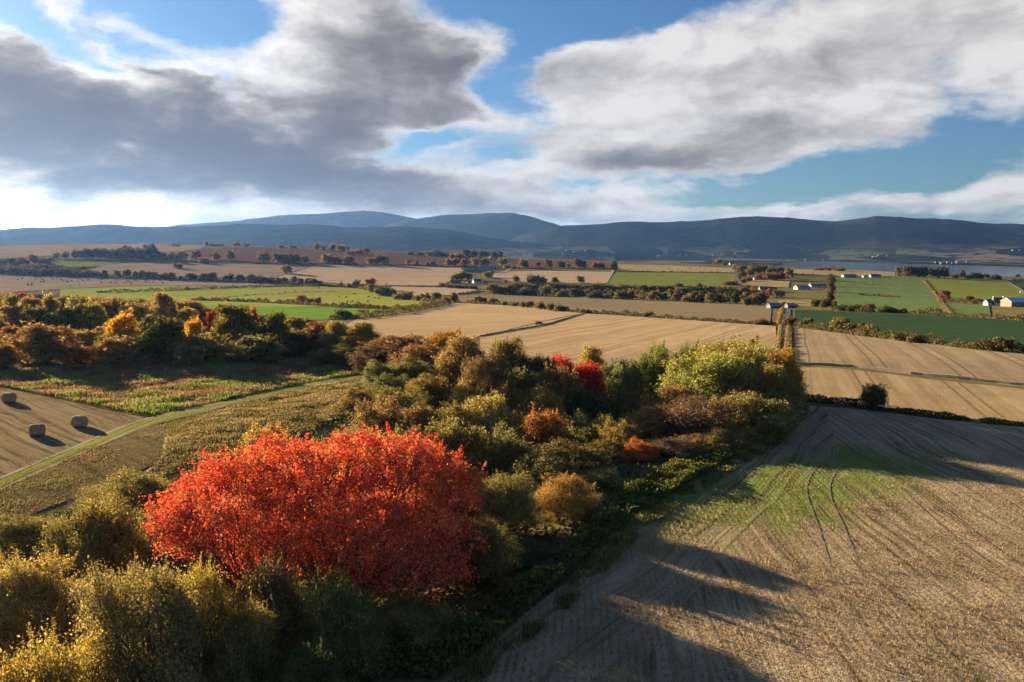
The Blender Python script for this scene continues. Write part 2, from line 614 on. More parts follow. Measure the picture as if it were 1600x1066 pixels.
HM = hill_mat('moor_and_forest', (0.005, 0.010, 0.011), (0.034, 0.038, 0.030))
HM_PLAIN = hill_mat('plain_fields_and_woods', (0.012, 0.018, 0.014), (0.03, 0.034, 0.022), True, 0.40, 1.4)
HM2 = hill_mat('heather_moor', (0.025, 0.028, 0.026), (0.060, 0.052, 0.040), False)
hill('hills', [(560, 378), (700, 380), (790, 378), (820, 365), (880, 352), (915, 350), (960, 348), (1010, 347), (1070, 344), (1140, 341), (1200, 340), (1250, 342),
     (1300, 346), (1360, 339), (1450, 341), (1520, 348), (1600, 353), (1800, 352), (2000, 358), (2300, 360)], 6300, 4000, HM, 3, 8.0, flat=0.24,
     shore=[(560, 4700), (900, 4500), (1250, 4250), (1420, 3350), (1600, 2800), (2300, 2500)], base=-43.5, nx=420, ny=90)
hill('low_hills', [(-700, 362), (-300, 360), (0, 360), (60, 357), (180, 353), (240, 355), (340, 352), (430, 350), (520, 353), (600, 354), (640, 353),
     (690, 358), (740, 366), (800, 376), (860, 380), (960, 384)], 5500, 3300, HM, 21, 8.0, flat=0.2, base=-43.5)
hill('moorland_ridge', [(480, 372), (560, 362), (600, 352), (630, 343), (690, 336), (760, 333), (800, 334), (840, 343), (875, 354), (930, 366), (1000, 380)], 7700, 6200, HM2, 33, 9.0, base=-43)
hill('mountain', [(120, 372), (210, 362), (290, 352), (370, 347), (440, 337), (500, 334), (570, 329), (620, 336), (665, 345), (720, 352), (800, 370)], 8700, 7300, HM2, 45, 10.0, base=-43)
pl = [((px_ - 800) / FX * d_, d_) for px_, d_ in [(250, 2150), (700, 2150), (1150, 2100), (1205, 2300), (1190, 2700), (1222, 3100), (1215, 3600), (1245, 4100), (1250, 4700), (800, 5000), (250, 4200)]]
me = poly_mesh('plain', [(x_, y_, -43.0) for x_, y_ in pl], [list(range(len(pl)))], HM_PLAIN)
tag(link('plain', me), kind='structure')

# ------------------------------------------------------------------ fields
_layer = [0]


def field(name, pts, mat, lift=None, step=None):
    """pts: photo pixels (projected to the terrain) or ('g', x, y)"""
    g = [(p_[1], p_[2]) if p_[0] == 'g' else ground(*p_) for p_ in pts]
    area = 0.5 * sum(g[i][0] * g[(i + 1) % len(g)][1] - g[(i + 1) % len(g)][0] * g[i][1] for i in range(len(g)))
    if area < 0:
        g = g[::-1]
    bm = bmesh.new()
    f = bm.faces.new([bm.verts.new((x, y, 0)) for x, y in g])
    bmesh.ops.triangulate(bm, faces=[f])
    xs = [p_[0] for p_ in g]
    ys = [p_[1] for p_ in g]
    D = min(ys)
    st = step or (8.0 if D < 120 else 30.0 if D < 700 else 45.0)
    for ax, lo, hi in ((0, min(xs), max(xs)), (1, min(ys), max(ys))):
        n_ = int((hi - lo) / st)
        n_ = min(n_, 60)
        for i in range(1, n_ + 1):
            c = [0, 0, 0]
            c[ax] = lo + (hi - lo) * i / (n_ + 1)
            no = [0, 0, 0]
            no[ax] = 1
            bmesh.ops.bisect_plane(bm, geom=bm.verts[:] + bm.edges[:] + bm.faces[:], plane_co=c, plane_no=no, dist=1e-5)
    _layer[0] += 1
    l0 = 0.03 + 0.004 * (_layer[0] % 12) if lift is None else lift
    for v in bm.verts:
        v.co.z = tz(v.co.x, v.co.y) + l0 + max(0, v.co.y - 60) * 0.0004
        if v.co.z < -50: v.co.z = -50
    me_ = bpy.data.meshes.new(name)
    bm.to_mesh(me_)
    bm.free()
    me_.materials.append(mat)
    me_.polygons.foreach_set('use_smooth', np.ones(len(me_.polygons), bool))
    return tag(link(name, me_), kind='structure')


ST1, ST2 = (0.36, 0.262, 0.145), (0.51, 0.39, 0.235)
M_ST_A = field_mat('stubble_pale', ST1, ST2, math.radians(62), 0.9, 0, green=0.05, swath=7.0)
M_ST_B = field_mat('stubble_golden', ST1, ST2, math.radians(26), 0.9, 14.0, 0.70, swath=6.0)
M_ST_R = field_mat('stubble_wheel_marks', (0.29, 0.225, 0.135), (0.40, 0.32, 0.20), math.radians(19.5), 0.8, 12.0, 0.68, green=0.12, swath=4.0)
M_ST_R2 = field_mat('stubble_wheel_marks_two', (0.34, 0.25, 0.13), (0.46, 0.355, 0.20), math.radians(18), 0.8, 12.0, 0.68, green=0.06, swath=4.0)
M_ST_LEFT = field_mat('stubble_far_left', (0.26, 0.195, 0.135), (0.35, 0.265, 0.185), math.radians(70), 0.4, 0, green=0.1, c3=(0.28, 0.225, 0.15), swath=16.0)
M_ST_FAR = field_mat('stubble_far', (0.38, 0.285, 0.175), (0.50, 0.385, 0.25), math.radians(70), 0.5, 0, swath=14.0)
M_ST_GREY = field_mat('stubble_grey', (0.17, 0.14, 0.085), (0.25, 0.21, 0.13), math.radians(88), 0.8, 0, green=0.12)
M_PLOUGH = field_mat('ploughed_earth', (0.105, 0.062, 0.045), (0.15, 0.092, 0.066), math.radians(60), 0.6)
M_GRASS = field_mat('bright_grass', (0.115, 0.22, 0.03), (0.165, 0.29, 0.05), 0.4, 0.4)
M_PAST = field_mat('pasture', (0.20, 0.25, 0.030), (0.30, 0.34, 0.06), 0.9, 0.4, c3=(0.27, 0.27, 0.06))
M_GREEN_D = field_mat('shade_tinted_crop', (0.034, 0.068, 0.034), (0.046, 0.088, 0.044), math.radians(80), 0.5)  # dark green crop, with the cloud shade over it put into the colour
M_GREEN_L = field_mat('light_crop', (0.105, 0.165, 0.058), (0.14, 0.205, 0.075), math.radians(20), 0.5, 14.0, 0.75)
M_GREEN_M = field_mat('mown_grass', (0.14, 0.18, 0.034), (0.19, 0.225, 0.052), math.radians(20), 0.5)
M_TAN = field_mat('dry_grass', (0.29, 0.225, 0.105), (0.38, 0.30, 0.15), 0.2, 0.5, green=0.15)
M_OLIVE = field_mat('rough_pasture', (0.12, 0.13, 0.045), (0.20, 0.18, 0.075), 0.2, 0.5)

field('stubble_field', [(0, 384.5), (100, 382.5), (200, 382), (310, 383.5), (395, 384.5), (310, 390), (240, 398), (110, 398), (0, 405), (-300, 406), (-300, 386)], M_ST_LEFT)
field('ploughed_field', [(305, 390), (400, 386.5), (500, 390), (600, 394), (700, 400.5), (800, 405), (900, 408.5), (955, 411), (955, 420), (800, 420), (720, 417.5), (600, 413), (495, 412), (400, 411), (320, 409)], M_PLOUGH)
field('grass_field', [(55, 414), (100, 405), (200, 409), (160, 416), (110, 419)], M_GREEN_M)
field('stubble_field', [(140, 421), (165, 415), (205, 410), (320, 412), (405, 414), (494, 414.5), (425, 435), (300, 432.5), (200, 430), (165, 428)], M_ST_LEFT)
field('stubble_field', [(496, 414.5), (600, 416), (720, 419), (726, 430), (700, 441), (690, 447), (600, 446.5), (540, 444), (430, 435)], M_ST_FAR)
field('stubble_field', [(0, 427.5), (80, 432), (160, 433.5), (300, 438), (400, 441), (510, 447), (400, 447.5), (200, 447), (100, 452), (0, 458), (-300, 460), (-300, 424)], M_ST_LEFT)
field('pasture', [(95, 453), (200, 447.6), (400, 448), (500, 448), (560, 451), (600, 459), (640, 468), (692, 477), (615, 484), (530, 481), (400, 473), (300, 470), (200, 480), (80, 482)], M_PAST)
field('grass_field', [(290, 470.6), (400, 473.6), (530, 481.6), (615, 484.6), (692, 477.6), (640, 488.5), (560, 498), (515, 500), (400, 502), (300, 494)], M_GRASS)
field('stubble_field', [(606, 448), (690, 449), (744, 452), (744, 456.5), (716, 461), (645, 464), (606, 457)], M_ST_FAR)
field('grass_strip', [(748, 447), (800, 447), (800, 453), (744, 456)], M_GREEN_M)
field('stubble_field', [(775, 425), (850, 423.5), (957, 425.5), (944, 444), (800, 440), (768, 433)], M_ST_FAR)
field('grass_strip', [(775, 424.6), (800, 419.6), (960, 420.6), (958, 425), (850, 423)], M_OLIVE)
field('grass_field', [(962, 426), (1060, 426.5), (1148, 428), (1150, 449), (944, 446)], M_GREEN_M)
field('stubble_field', [(966, 413.5), (1050, 415.5), (1146, 419.5), (1148, 427), (1060, 425.5), (964, 424.5)], M_TAN)
field('grey_stubble_field', [(716, 461.5), (800, 459), (900, 465), (1000, 469), (1150, 475), (1206, 478), (1203, 506), (1100, 501), (1000, 494), (900, 488), (880, 484), (800, 476), (712, 473)], M_ST_GREY)
field('stubble_field', [(700, 477), (712, 474), (800, 477), (880, 486), (910, 490), (750, 525.5), (700, 540), (610, 540), (540, 508), (560, 499), (640, 489)], M_ST_A)
field('stubble_field', [(912, 490.5), (1000, 496), (1100, 502.5), (1212, 510), (1216, 600), (1000, 610), (820, 600), (750, 560), (750, 526.5)], M_ST_B)
field('stubble_field', [(1242, 512), (1310, 521), (1370, 529), (1440, 536), (1520, 546), (1600, 553), (1750, 566), (1750, 620), (1600, 602.5), (1424, 584.5), (1330, 573.5), (1243, 568.5)], M_ST_R)
field('stubble_field', [(1240, 570), (1330, 575), (1424, 586), (1600, 604), (1750, 622), (1750, 676), (1600, 663), (1460, 650), (1345, 635), (1236, 622)], M_ST_R2)
field('shade_tinted_crop_field', [(1242, 485), (1310, 487.5), (1400, 490), (1470, 494), (1600, 502), (1760, 512), (1760, 568), (1600, 552), (1520, 545), (1440, 535), (1370, 528), (1310, 520), (1240, 510)], M_GREEN_D)
field('light_crop_field', [(1307, 434), (1360, 433), (1412, 432.5), (1442, 436), (1462, 462), (1478, 491), (1400, 488), (1309, 486.5)], M_GREEN_L)
field('grass_field', [(1415, 432.5), (1500, 434.5), (1572, 437.5), (1600, 455), (1600, 470), (1545, 470), (1466, 462), (1446, 439)], M_GREEN_M)
field('grass_field', [(1470, 474), (1545, 477), (1548, 496), (1484, 492)], M_GREEN_L)
field('fallow_field', [(1549, 477.5), (1600, 480), (1700, 488), (1700, 508), (1552, 497)], M_OLIVE)
field('shade_tinted_crop_field', [(1580, 436), (1700, 437), (1700, 470), (1604, 456)], M_GREEN_D)
field('stubble_field', [(1237, 421.5), (1300, 422), (1404, 426), (1404, 432), (1310, 432.5), (1237, 428.5)], M_TAN)
field('rough_field', [(1150, 437), (1234, 440), (1232, 450), (1150, 446)], M_TAN)
field('rough_field', [(1237, 429), (1294, 433), (1293, 442), (1236, 438)], M_OLIVE)
field('rough_field', [(1225, 456), (1297, 452), (1300, 486), (1222, 484)], M_OLIVE)
field('rough_field', [(1216, 470), (1272, 469), (1268, 480), (1216, 478)], M_TAN)

# ---- the near ground: bale field, track, rough meadow, big right field
M_BALE = field_mat('bale_field_stubble', (0.20, 0.158, 0.092), (0.31, 0.25, 0.15), math.radians(-48), 1.2, 9.0, 0.8, rows=0.45, green=0.45, gcol=(0.15, 0.16, 0.045), bump=0.8)
M_MEADOW = field_mat('rough_meadow', (0.12, 0.15, 0.030), (0.22, 0.22, 0.055), 0.3, 0.8, bump=1.0, fine=1.6, c3=(0.19, 0.125, 0.06))
M_MARGIN = field_mat('margin_stubble', (0.13, 0.105, 0.055), (0.21, 0.165, 0.09), math.radians(-50), 1.4, 0, rows=0.5, green=0.30, gcol=(0.12, 0.125, 0.04), bump=1.0)
M_TRACK = field_mat('track_grass', (0.14, 0.16, 0.035), (0.25, 0.25, 0.075), 0.3, 0.8, bump=0.9)
M_NEAR = field_mat('near_stubble', (0.27, 0.21, 0.125), (0.46, 0.37, 0.235), math.radians(3), 1.4, 0, rows=0.34, green=0.24, gcol=(0.17, 0.18, 0.05), bump=1.0, fine=5.0, patch=(24, 65.5, math.radians(37), 22, 8.5))
M_HEAD = field_mat('headland_stubble', (0.26, 0.20, 0.118), (0.43, 0.345, 0.215), math.radians(32), 1.4, 0, 0.6, rows=0.36, green=0.10, gcol=(0.16, 0.165, 0.06), bump=1.0, fine=5.0, patch=(24, 65.5, math.radians(37), 22, 8.5))
M_WORN = plain_mat('worn_grass_rut', (0.095, 0.08, 0.042), 1.0, 0.35, 3.0, 0.5)
M_RUT = plain_mat('wheel_rut_soil', (0.215, 0.165, 0.10), 1.0, 0.35, 3.0, 0.5)

field('bale_field', [(-250, 640), (0, 606), (110, 628), (200, 648), (235, 654), (120, 700), (0, 752), (-200, 845), (-400, 850)], M_BALE)
field('field_margin', [(245, 660), (262, 678), (252, 720), (170, 760), (60, 800), (-60, 850), (-250, 900), (-220, 850), (0, 762), (120, 709)], M_MARGIN, 0.05, 2.0)
field('rough_meadow', [(-250, 575), (0, 585), (150, 575), (300, 565), (420, 560), (572, 572), (578, 585), (500, 596), (360, 625), (240, 652), (200, 647), (110, 627), (0, 605), (-250, 638)], M_MEADOW)
field('grass_track', [(-240, 860), (0, 752), (120, 700), (236, 654), (360, 626), (500, 597), (580, 584), (582, 587), (500, 602), (365, 634), (243, 664), (120, 712), (0, 765), (-240, 880)], M_TRACK)
EDGE = [(560, 1180), (690, 1066), (790, 985), (880, 912), (960, 835), (1040, 778), (1130, 725), (1195, 690), (1238, 650), (1240, 633)]
eg = [ground(*p_) for p_ in EDGE]
eo = []
for i, (x, y) in enumerate(eg):
    a_, b_ = eg[max(i - 1, 0)], eg[min(i + 1, len(eg) - 1)]
    t_ = Vector((b_[0] - a_[0], b_[1] - a_[1])).normalized()
    w_ = 7.5 if i < 8 else 4.0
    eo.append((x + t_.y * w_, y - t_.x * w_))
hedge_line = [(1240, 633), (1345, 640), (1460, 655), (1600, 667), (1800, 690)]
hl = [ground(*p_) for p_ in hedge_line]
field('stubble_field', [('g', *p_) for p_ in eo] + [('g', *p_) for p_ in hl[1:]] + [('g', 150, 40), ('g', 150, -30), ('g', -20, -30), ('g', -12, 14)], M_NEAR, 0.03)
field('field_headland', [('g', *p_) for p_ in eg] + [('g', *p_) for p_ in eo[::-1]], M_HEAD, 0.036)


def strip(name, pts, width, mat, lift=0.06, closed_px=True, pair=0.0):
    """a narrow draped strip along a polyline of pixels"""
    g = [ground(*p_) for p_ in pts]
    # resample with Catmull-Rom
    res = []
    for i in range(len(g) - 1):
        p0, p1, p2, p3 = [Vector(g[min(max(j, 0), len(g) - 1)]) for j in (i - 1, i, i + 1, i + 2)]
        n_ = max(2, int((p2 - p1).length / max(1.2, width)))
        n_ = min(n_, 40)
        for s in range(n_):
            t_ = s / n_
            res.append(0.5 * ((2 * p1) + (p2 - p0) * t_ + (2 * p0 - 5 * p1 + 4 * p2 - p3) * t_ ** 2 + (3 * p1 - p0 - 3 * p2 + p3) * t_ ** 3))
    res.append(Vector(g[-1]))
    vs, fs = [], []
    offs = [0.0] if not pair else [-pair / 2, pair / 2]
    for of in offs:
        base_ = len(vs)
        for i, p_ in enumerate(res):
            d_ = (res[min(i + 1, len(res) - 1)] - res[max(i - 1, 0)]).normalized()
            nrm = Vector((d_.y, -d_.x))
            w_ = width * (0.8 + 0.4 * random.random())
            if pair:
                w_ *= max(0.05, min(1.0, i / 7.0, (len(res) - 1 - i) / 7.0))
            for sgn in (-0.5, 0.5):
                q_ = p_ + nrm * (of + sgn * w_)
                vs.append((q_.x, q_.y, tz(q_.x, q_.y) + lift + max(0, q_.y - 60) * 0.0004))
            if i:
                k_ = base_ + 2 * i
                fs.append((k_ - 2, k_ - 1, k_ + 1, k_))
    me_ = poly_mesh(name, vs, fs, mat)
    return tag(link(name, me_), kind='structure')


for pts_ in ([(1328, 915), (1300, 830), (1278, 770), (1290, 735), (1330, 710)],
             [(1300, 692), (1335, 705), (1365, 725), (1400, 760)],
             [(1370, 905), (1430, 885), (1480, 892), (1530, 925)],
             [(985, 838), (1060, 780), (1140, 733), (1220, 700)],
             [(1180, 905), (1240, 985), (1330, 1066)], [(1420, 760), (1500, 830), (1600, 905)]):
    strip('wheel_track', pts_, 0.15, M_RUT, 0.062, pair=1.8)
for pts_ in ([(1256, 622), (1257, 595), (1256, 576)], [(1312, 572), (1290, 540), (1285, 520)]):
    strip('wheel_track', pts_, 0.30, M_RUT, 0.062, pair=1.8)
strip('wheel_track', [(-60, 786), (0, 757), (120, 705), (238, 657), (362, 629), (500, 599), (578, 586)], 0.55, M_WORN, 0.075, pair=2.0)
M_CROWN = field_mat('green_track_crown', (0.20, 0.24, 0.04), (0.31, 0.32, 0.07), 0.3, 0.8, bump=0.9)
strip('grass_crown', [(-60, 786), (0, 757), (120, 705), (238, 657), (362, 629), (500, 599), (578, 586)], 1.15, M_CROWN, 0.085)
# the lane to the farm
M_ROAD = plain_mat('lane_asphalt', (0.055, 0.055, 0.058), 0.85, 0.25, 0.5, 0.2)
M_EARTH = plain_mat('bare_earth_track', (0.21, 0.165, 0.115), 1.0, 0.3, 0.8, 0.4)
strip('road', [(1212, 640), (1221, 575), (1224, 540), (1227, 505), (1230, 482)], 3.2, M_ROAD, 0.10)
strip('road', [(1155, 449), (1152, 438), (1150, 428), (1148, 421)], 5.0, M_ROAD, 0.25)
strip('farm_track', [(1442, 439), (1463, 463), (1475, 480), (1485, 493)], 3.0, M_EARTH, 0.22)
strip('farm_track', [(1574, 440), (1600, 458), (1640, 484)], 3.0, M_EARTH, 0.22)
strip('farm_track', [(775, 431), (795, 422), (800, 417)], 4.0, M_EARTH, 0.28)
strip('farm_track', [(962, 417), (946, 443)], 4.0, M_EARTH, 0.28)

# ------------------------------------------------------------------ foliage builders
def rand_dirs(n, rng):
    v = rng.normal(size=(n, 3))
    return v / np.linalg.norm(v, axis=1, keepdims=True)


def leaves(centers, normals, size, rng, spread=0.8, aspect=0.55, jitter=0.35):
    """one diamond-shaped leaf (4 verts) per centre"""
    n = len(centers)
    nn = normals + rng.normal(size=(n, 3)) * spread
    nn /= np.linalg.norm(nn, axis=1, keepdims=True) + 1e-9
    t = np.cross(nn, rand_dirs(n, rng))
    t /= np.linalg.norm(t, axis=1, keepdims=True) + 1e-9
    bt = np.cross(nn, t)
    s = (size * (1 + jitter * rng.normal(size=n)).clip(0.4, 1.9))[:, None]
    v = np.empty((n, 4, 3))
    v[:, 0] = centers - t * s * 0.5
    v[:, 1] = centers + bt * s * aspect * 0.5 - t * s * 0.05 + nn * s * 0.08
    v[:, 2] = centers + t * s * 0.5
    v[:, 3] = centers - bt * s * aspect * 0.5 - t * s * 0.05 + nn * s * 0.08
    return v.reshape(-1, 3)


def leaf_cols(n, pal, clump_id, nclump, rng, var=0.28):
    """palette colours: mostly per clump, partly per leaf"""
    pal = np.asarray(pal, float)
    cc = pal[rng.integers(0, len(pal), nclump)] * (1 + 0.22 * rng.normal(size=(nclump, 1))).clip(0.5, 1.6)
    c = cc[clump_id]
    own = pal[rng.integers(0, len(pal), n)]
    w = rng.random((n, 1)) * 0.65
    c = c * (1 - w) + own * w
    c *= (1 + var * rng.normal(size=(n, 1))).clip(0.35, 1.8)
    return np.repeat(c, 4, axis=0)


def tube(path, radii, k=6):
    """verts, faces of a tapered tube"""
    vs, fs = [], []
    for i, p_ in enumerate(path):
        p_ = Vector(p_)
        d_ = (Vector(path[min(i + 1, len(path) - 1)]) - Vector(path[max(i - 1, 0)])).normalized()
        a = d_.orthogonal().normalized()
        b2 = d_.cross(a)
        for j in range(k):
            t_ = 2 * math.pi * j / k
            vs.append(p_ + (a * math.cos(t_) + b2 * math.sin(t_)) * radii[i])
    for i in range(len(path) - 1):
        for j in range(k):
            fs.append((i * k + j, i * k + (j + 1) % k, (i + 1) * k + (j + 1) % k, (i + 1) * k + j))
    fs.append(tuple(range((len(path) - 1) * k, len(path) * k)))
    return vs, fs


def wood_mesh(name, lobes, height, rtrunk, fork, rng, stems=1, spread=0.0, twigs=2):
    V_, F_ = [], []

    def add(path, rad_):
        vs, fs = tube(path, rad_, 6)
        o_ = len(V_)
        V_.extend(vs)
        F_.extend([tuple(i + o_ for i in f) for f in fs])
    forks = []
    for s in range(stems):
        a = 2 * math.pi * s / stems + 0.4
        bx, by = math.cos(a) * spread * 0.25, math.sin(a) * spread * 0.25
        tx, ty = math.cos(a) * spread, math.sin(a) * spread
        zt = fork
        pth = [(bx, by, -0.6), (bx, by, 0.1), (bx + (tx - bx) * 0.4, by + (ty - by) * 0.4, zt * 0.5), (tx, ty, zt), (tx * 1.15, ty * 1.15, zt + (height - zt) * 0.45)]
        add(pth, [rtrunk * 1.35, rtrunk * 1.1, rtrunk * 0.9, rtrunk * 0.75, rtrunk * 0.25])
        forks.append(Vector((tx, ty, zt)))
    for (c, r) in lobes:
        f = min(forks, key=lambda q_: (Vector(c) - q_).length)
        c = Vector(c)
        mid = f.lerp(c, 0.55) + Vector((0, 0, -0.08 * (c - f).length))
        add([f, mid, c + (c - f).normalized() * r * 0.35], [rtrunk * 0.42, rtrunk * 0.26, rtrunk * 0.08])
        for _ in range(twigs):
            d_ = Vector(rand_dirs(1, rng)[0])
            d_.z = abs(d_.z) * 0.8
            add([mid.lerp(c, 0.6), c + d_ * r * 0.5, c + d_ * r * 0.98], [rtrunk * 0.16, rtrunk * 0.08, rtrunk * 0.02])
    me_ = poly_mesh(name, [tuple(v) for v in V_], F_, BARK, smooth=True)
    return me_


def crown_mesh(name, lobes, nleaf, lsize, pal, rng, per_clump=26, clump_r=0.16, spread=0.85, up=0.35, inner=0.12, var=0.32, aspect=0.55, low=None, stray=0.11, rough=0.20, gap=0.16, shoots=90):
    """leaves in clumps over a set of lobes (centre, radius or radii)"""
    C = np.array([l[0] for l in lobes])
    Rr = np.array([np.broadcast_to(l[1], 3) for l in lobes], float)
    area = (Rr[:, 0] * Rr[:, 2] + Rr[:, 0] * Rr[:, 1])
    ncl = max(20, nleaf // per_clump)
    ids, pts, nor = [], [], []
    got = 0
    while got < ncl:
        k_ = rng.choice(len(C), size=ncl * 2, p=area / area.sum())
        d_ = rand_dirs(ncl * 2, rng)
        d_[:, 2] += up
        d_ /= np.linalg.norm(d_, axis=1, keepdims=True)
        rr = 1.0 - np.abs(rng.normal(size=(ncl * 2, 1))) * 0.13
        rr = np.where(rng.random((ncl * 2, 1)) < inner, rng.random((ncl * 2, 1)) * 0.8, rr)
        rr = rr * (1 + stray * rng.normal(size=(ncl * 2, 1)))
        p_ = C[k_] + d_ * Rr[k_] * rr
        # drop what lies deep inside another lobe
        q_ = np.linalg.norm((p_[:, None, :] - C[None]) / Rr[None], axis=2)
        q_[np.arange(len(k_)), k_] = 9
        ok = (q_.min(1) > 0.80) | (rng.random(len(k_)) < 0.08)
        if low is not None:
            ok &= p_[:, 2] > low
        p_, d_ = p_[ok], d_[ok]
        pts.append(p_)
        nor.append(d_)
        got += len(p_)
    pts = np.concatenate(pts)
    nor = np.concatenate(nor)
    # uneven boughs: push clumps in and out, leave gaps
    span = np.percentile(np.abs(pts[:, :2]), 97)
    ctr0 = np.array([0, 0, pts[:, 2].mean() * 0.7])

    def lump(q_, wl, k_=9):
        o_ = np.zeros(len(q_))
        for _ in range(k_):
            kv = rand_dirs(1, rng)[0] * 2 * math.pi / (wl * rng.uniform(0.7, 1.5))
            o_ += np.sin(q_ @ kv + rng.random() * 6.28)
        return o_ / math.sqrt(k_ / 2)
    rw = min(span, 3.6)
    out_ = pts - ctr0
    out_ /= np.linalg.norm(out_, axis=1, keepdims=True) + 1e-6
    l1_ = lump(pts, rw * 0.75)
    l2_ = lump(pts, rw * 0.32)
    pts = pts + out_ * (rw * rough * (0.60 * l1_ + 0.40 * l2_))[:, None]
    keep = (lump(pts, rw * 0.42) > -1.6 + 4.0 * gap) | (rng.random(len(pts)) < 0.22)
    pts, nor = pts[keep], nor[keep]
    if low is not None:
        pts[:, 2] = np.maximum(pts[:, 2], low)
    ncl = min(ncl, len(pts))
    pts, nor = pts[:ncl], nor[:ncl]
    cid = rng.integers(0, ncl, nleaf)
    cr = clump_r * (0.6 + 0.8 * rng.random(ncl))
    ctr = pts[cid] + rng.normal(size=(nleaf, 3)) * cr[cid][:, None] * np.array([1, 1, 0.75])
    # leafy shoots that break the outline
    if shoots:
        ns = int(nleaf * 0.13)
        hi = np.where(pts[:, 2] > np.percentile(pts[:, 2], 35))[0]
        src = rng.choice(hi, shoots)
        sd = nor[src] * 0.6 + rand_dirs(shoots, rng) * 0.35 + np.array([0, 0, 0.75])
        sd /= np.linalg.norm(sd, axis=1, keepdims=True)
        sl = rw * rng.uniform(0.10, 0.34, shoots)
        w_ = rng.integers(0, shoots, ns)
        t_ = rng.random(ns)
        ctr[:ns] = pts[src[w_]] + sd[w_] * (sl[w_] * t_)[:, None] + rng.normal(size=(ns, 3)) * (lsize * 0.75 * (1.25 - t_))[:, None]
        cid[:ns] = src[w_]
    v = leaves(ctr, nor[cid] * 0.9 + np.array([0, 0, 0.35]), np.full(nleaf, lsize), rng, spread, aspect)
    c = leaf_cols(nleaf, pal, cid, ncl, rng, var)
    return poly_mesh(name, v, 4, LEAF, c)


def dome_lobes(w, h, base, n, rng, rl=(0.17, 0.40), flat=1.0, depth=1.0):
    """lobes of an uneven crown of half-width w from height base to h"""
    L = []
    hh = (h - base)
    n = int(n * 1.5)
    lean = rng.normal(size=2) * 0.10 * w
    for i in range(n):
        a = i * 2.39996 + rng.random() * 1.1
        t_ = (i + 0.5) / n
        zt = t_ ** 0.8
        rad_ = math.sqrt(max(0.0, 1 - (zt * 0.95) ** (2 * flat))) * (0.62 + 0.46 * rng.random())
        r_ = w * (rl[0] + (rl[1] - rl[0]) * rng.random() ** 1.3)
        x_ = math.cos(a) * rad_ * (w - r_ * 0.8) + lean[0] * zt
        y_ = math.sin(a) * rad_ * (w - r_ * 0.8) * depth + lean[1] * zt
        z_ = base + r_ * 0.7 + zt * max(0.05, hh - r_ * 1.5) * (0.84 + 0.20 * rng.random())
        L.append(((x_, y_, z_), (r_, r_ * (0.85 + 0.3 * rng.random()), r_ * (0.72 + 0.25 * rng.random()))))
    L.append(((0, 0, base + hh * 0.45), (w * 0.58, w * 0.58 * depth, hh * 0.40)))
    return L


PAL_N = [(1.0, 1.0, 1.0), (1.12, 0.98, 0.8), (0.80, 0.92, 0.9), (1.25, 1.08, 0.85), (0.72, 0.70, 0.65)]
PAL_RED = [(1.0, 1.0, 1.0), (1.0, 1.25, 1.5), (1.05, 1.7, 1.3), (0.85, 0.75, 0.8), (1.0, 2.2, 1.4), (0.62, 1.0, 0.9), (0.62, 3.2, 1.6), (0.42, 1.9, 1.5)]
PROTO = {}


def proto(key, w, h, base, nl, nleaf, lsize, rng_seed, pal=PAL_N, rt=None, stems=1, spread=0.0, **kw):
    rng = np.random.default_rng(rng_seed)
    lk = {k_: kw.pop(k_) for k_ in ('rl', 'flat', 'depth') if k_ in kw}
    L = dome_lobes(w, h, base, nl, rng, **lk)
    cm = crown_mesh('crown', L, nleaf, lsize, pal, rng, low=0.05 if base < 0.5 else None, **kw)
    rt = rt or 0.045 * h
    tm = wood_mesh('trunk', [(l[0], l[1][0]) for l in L[:-1]], h, rt, max(0.35, base + 0.1 * h), rng, stems, spread)
    co = np.empty(len(cm.vertices) * 3, np.float32)
    cm.vertices.foreach_get('co', co)
    co = co.reshape(-1, 3)
    w0 = float(np.percentile(np.hypot(co[:, 0], co[:, 1]), 98.5)) * 2
    PROTO[key] = (cm, tm, w0, float(np.percentile(co[:, 2], 99.5)))


# close to the camera (about 30 to 60 m): fine leaves
proto('near_round', 3.2, 6.0, 0.6, 24, 92000, 0.084, 11, stems=3, spread=0.5, clump_r=0.20)
proto('near_shrub', 3.0, 4.2, 0.0, 22, 84000, 0.084, 12, stems=4, spread=0.7, clump_r=0.20, flat=1.3)
proto('near_open', 2.6, 5.6, 0.8, 20, 56000, 0.090, 13, stems=2, spread=0.4, clump_r=0.26, inner=0.06, stray=0.10)
# in the copse (60 to 120 m)
proto('copse_mound', 3.2, 4.6, 0.0, 18, 37200, 0.156, 21, stems=3, spread=0.6, clump_r=0.24, flat=1.3)
proto('copse_mound_b', 3.2, 5.0, 0.0, 14, 37200, 0.156, 27, stems=4, spread=0.8, clump_r=0.24, rough=0.28)
proto('copse_oak_b', 3.8, 7.4, 0.8, 22, 43400, 0.172, 28, clump_r=0.28, rough=0.26)
proto('wood_b', 3.4, 6.6, 0.5, 14, 9000, 0.36, 34, clump_r=0.34, rough=0.28)
proto('far_b', 3.4, 6.2, 0.3, 9, 2600, 0.62, 45, clump_r=0.45, rt=0.32, rough=0.30, shoots=24)
proto('copse_tree', 3.0, 6.8, 0.9, 22, 40300, 0.156, 22, clump_r=0.26)
proto('copse_tall', 2.4, 7.4, 0.9, 20, 34100, 0.156, 23, clump_r=0.26, stray=0.10)
proto('copse_oak', 4.0, 7.2, 1.2, 28, 46500, 0.172, 24, clump_r=0.28, rl=(0.26, 0.40))
proto('copse_twiggy', 3.0, 4.2, 0.0, 16, 24800, 0.117, 25, stems=5, spread=0.7, clump_r=0.30, inner=0.3, stray=0.08)
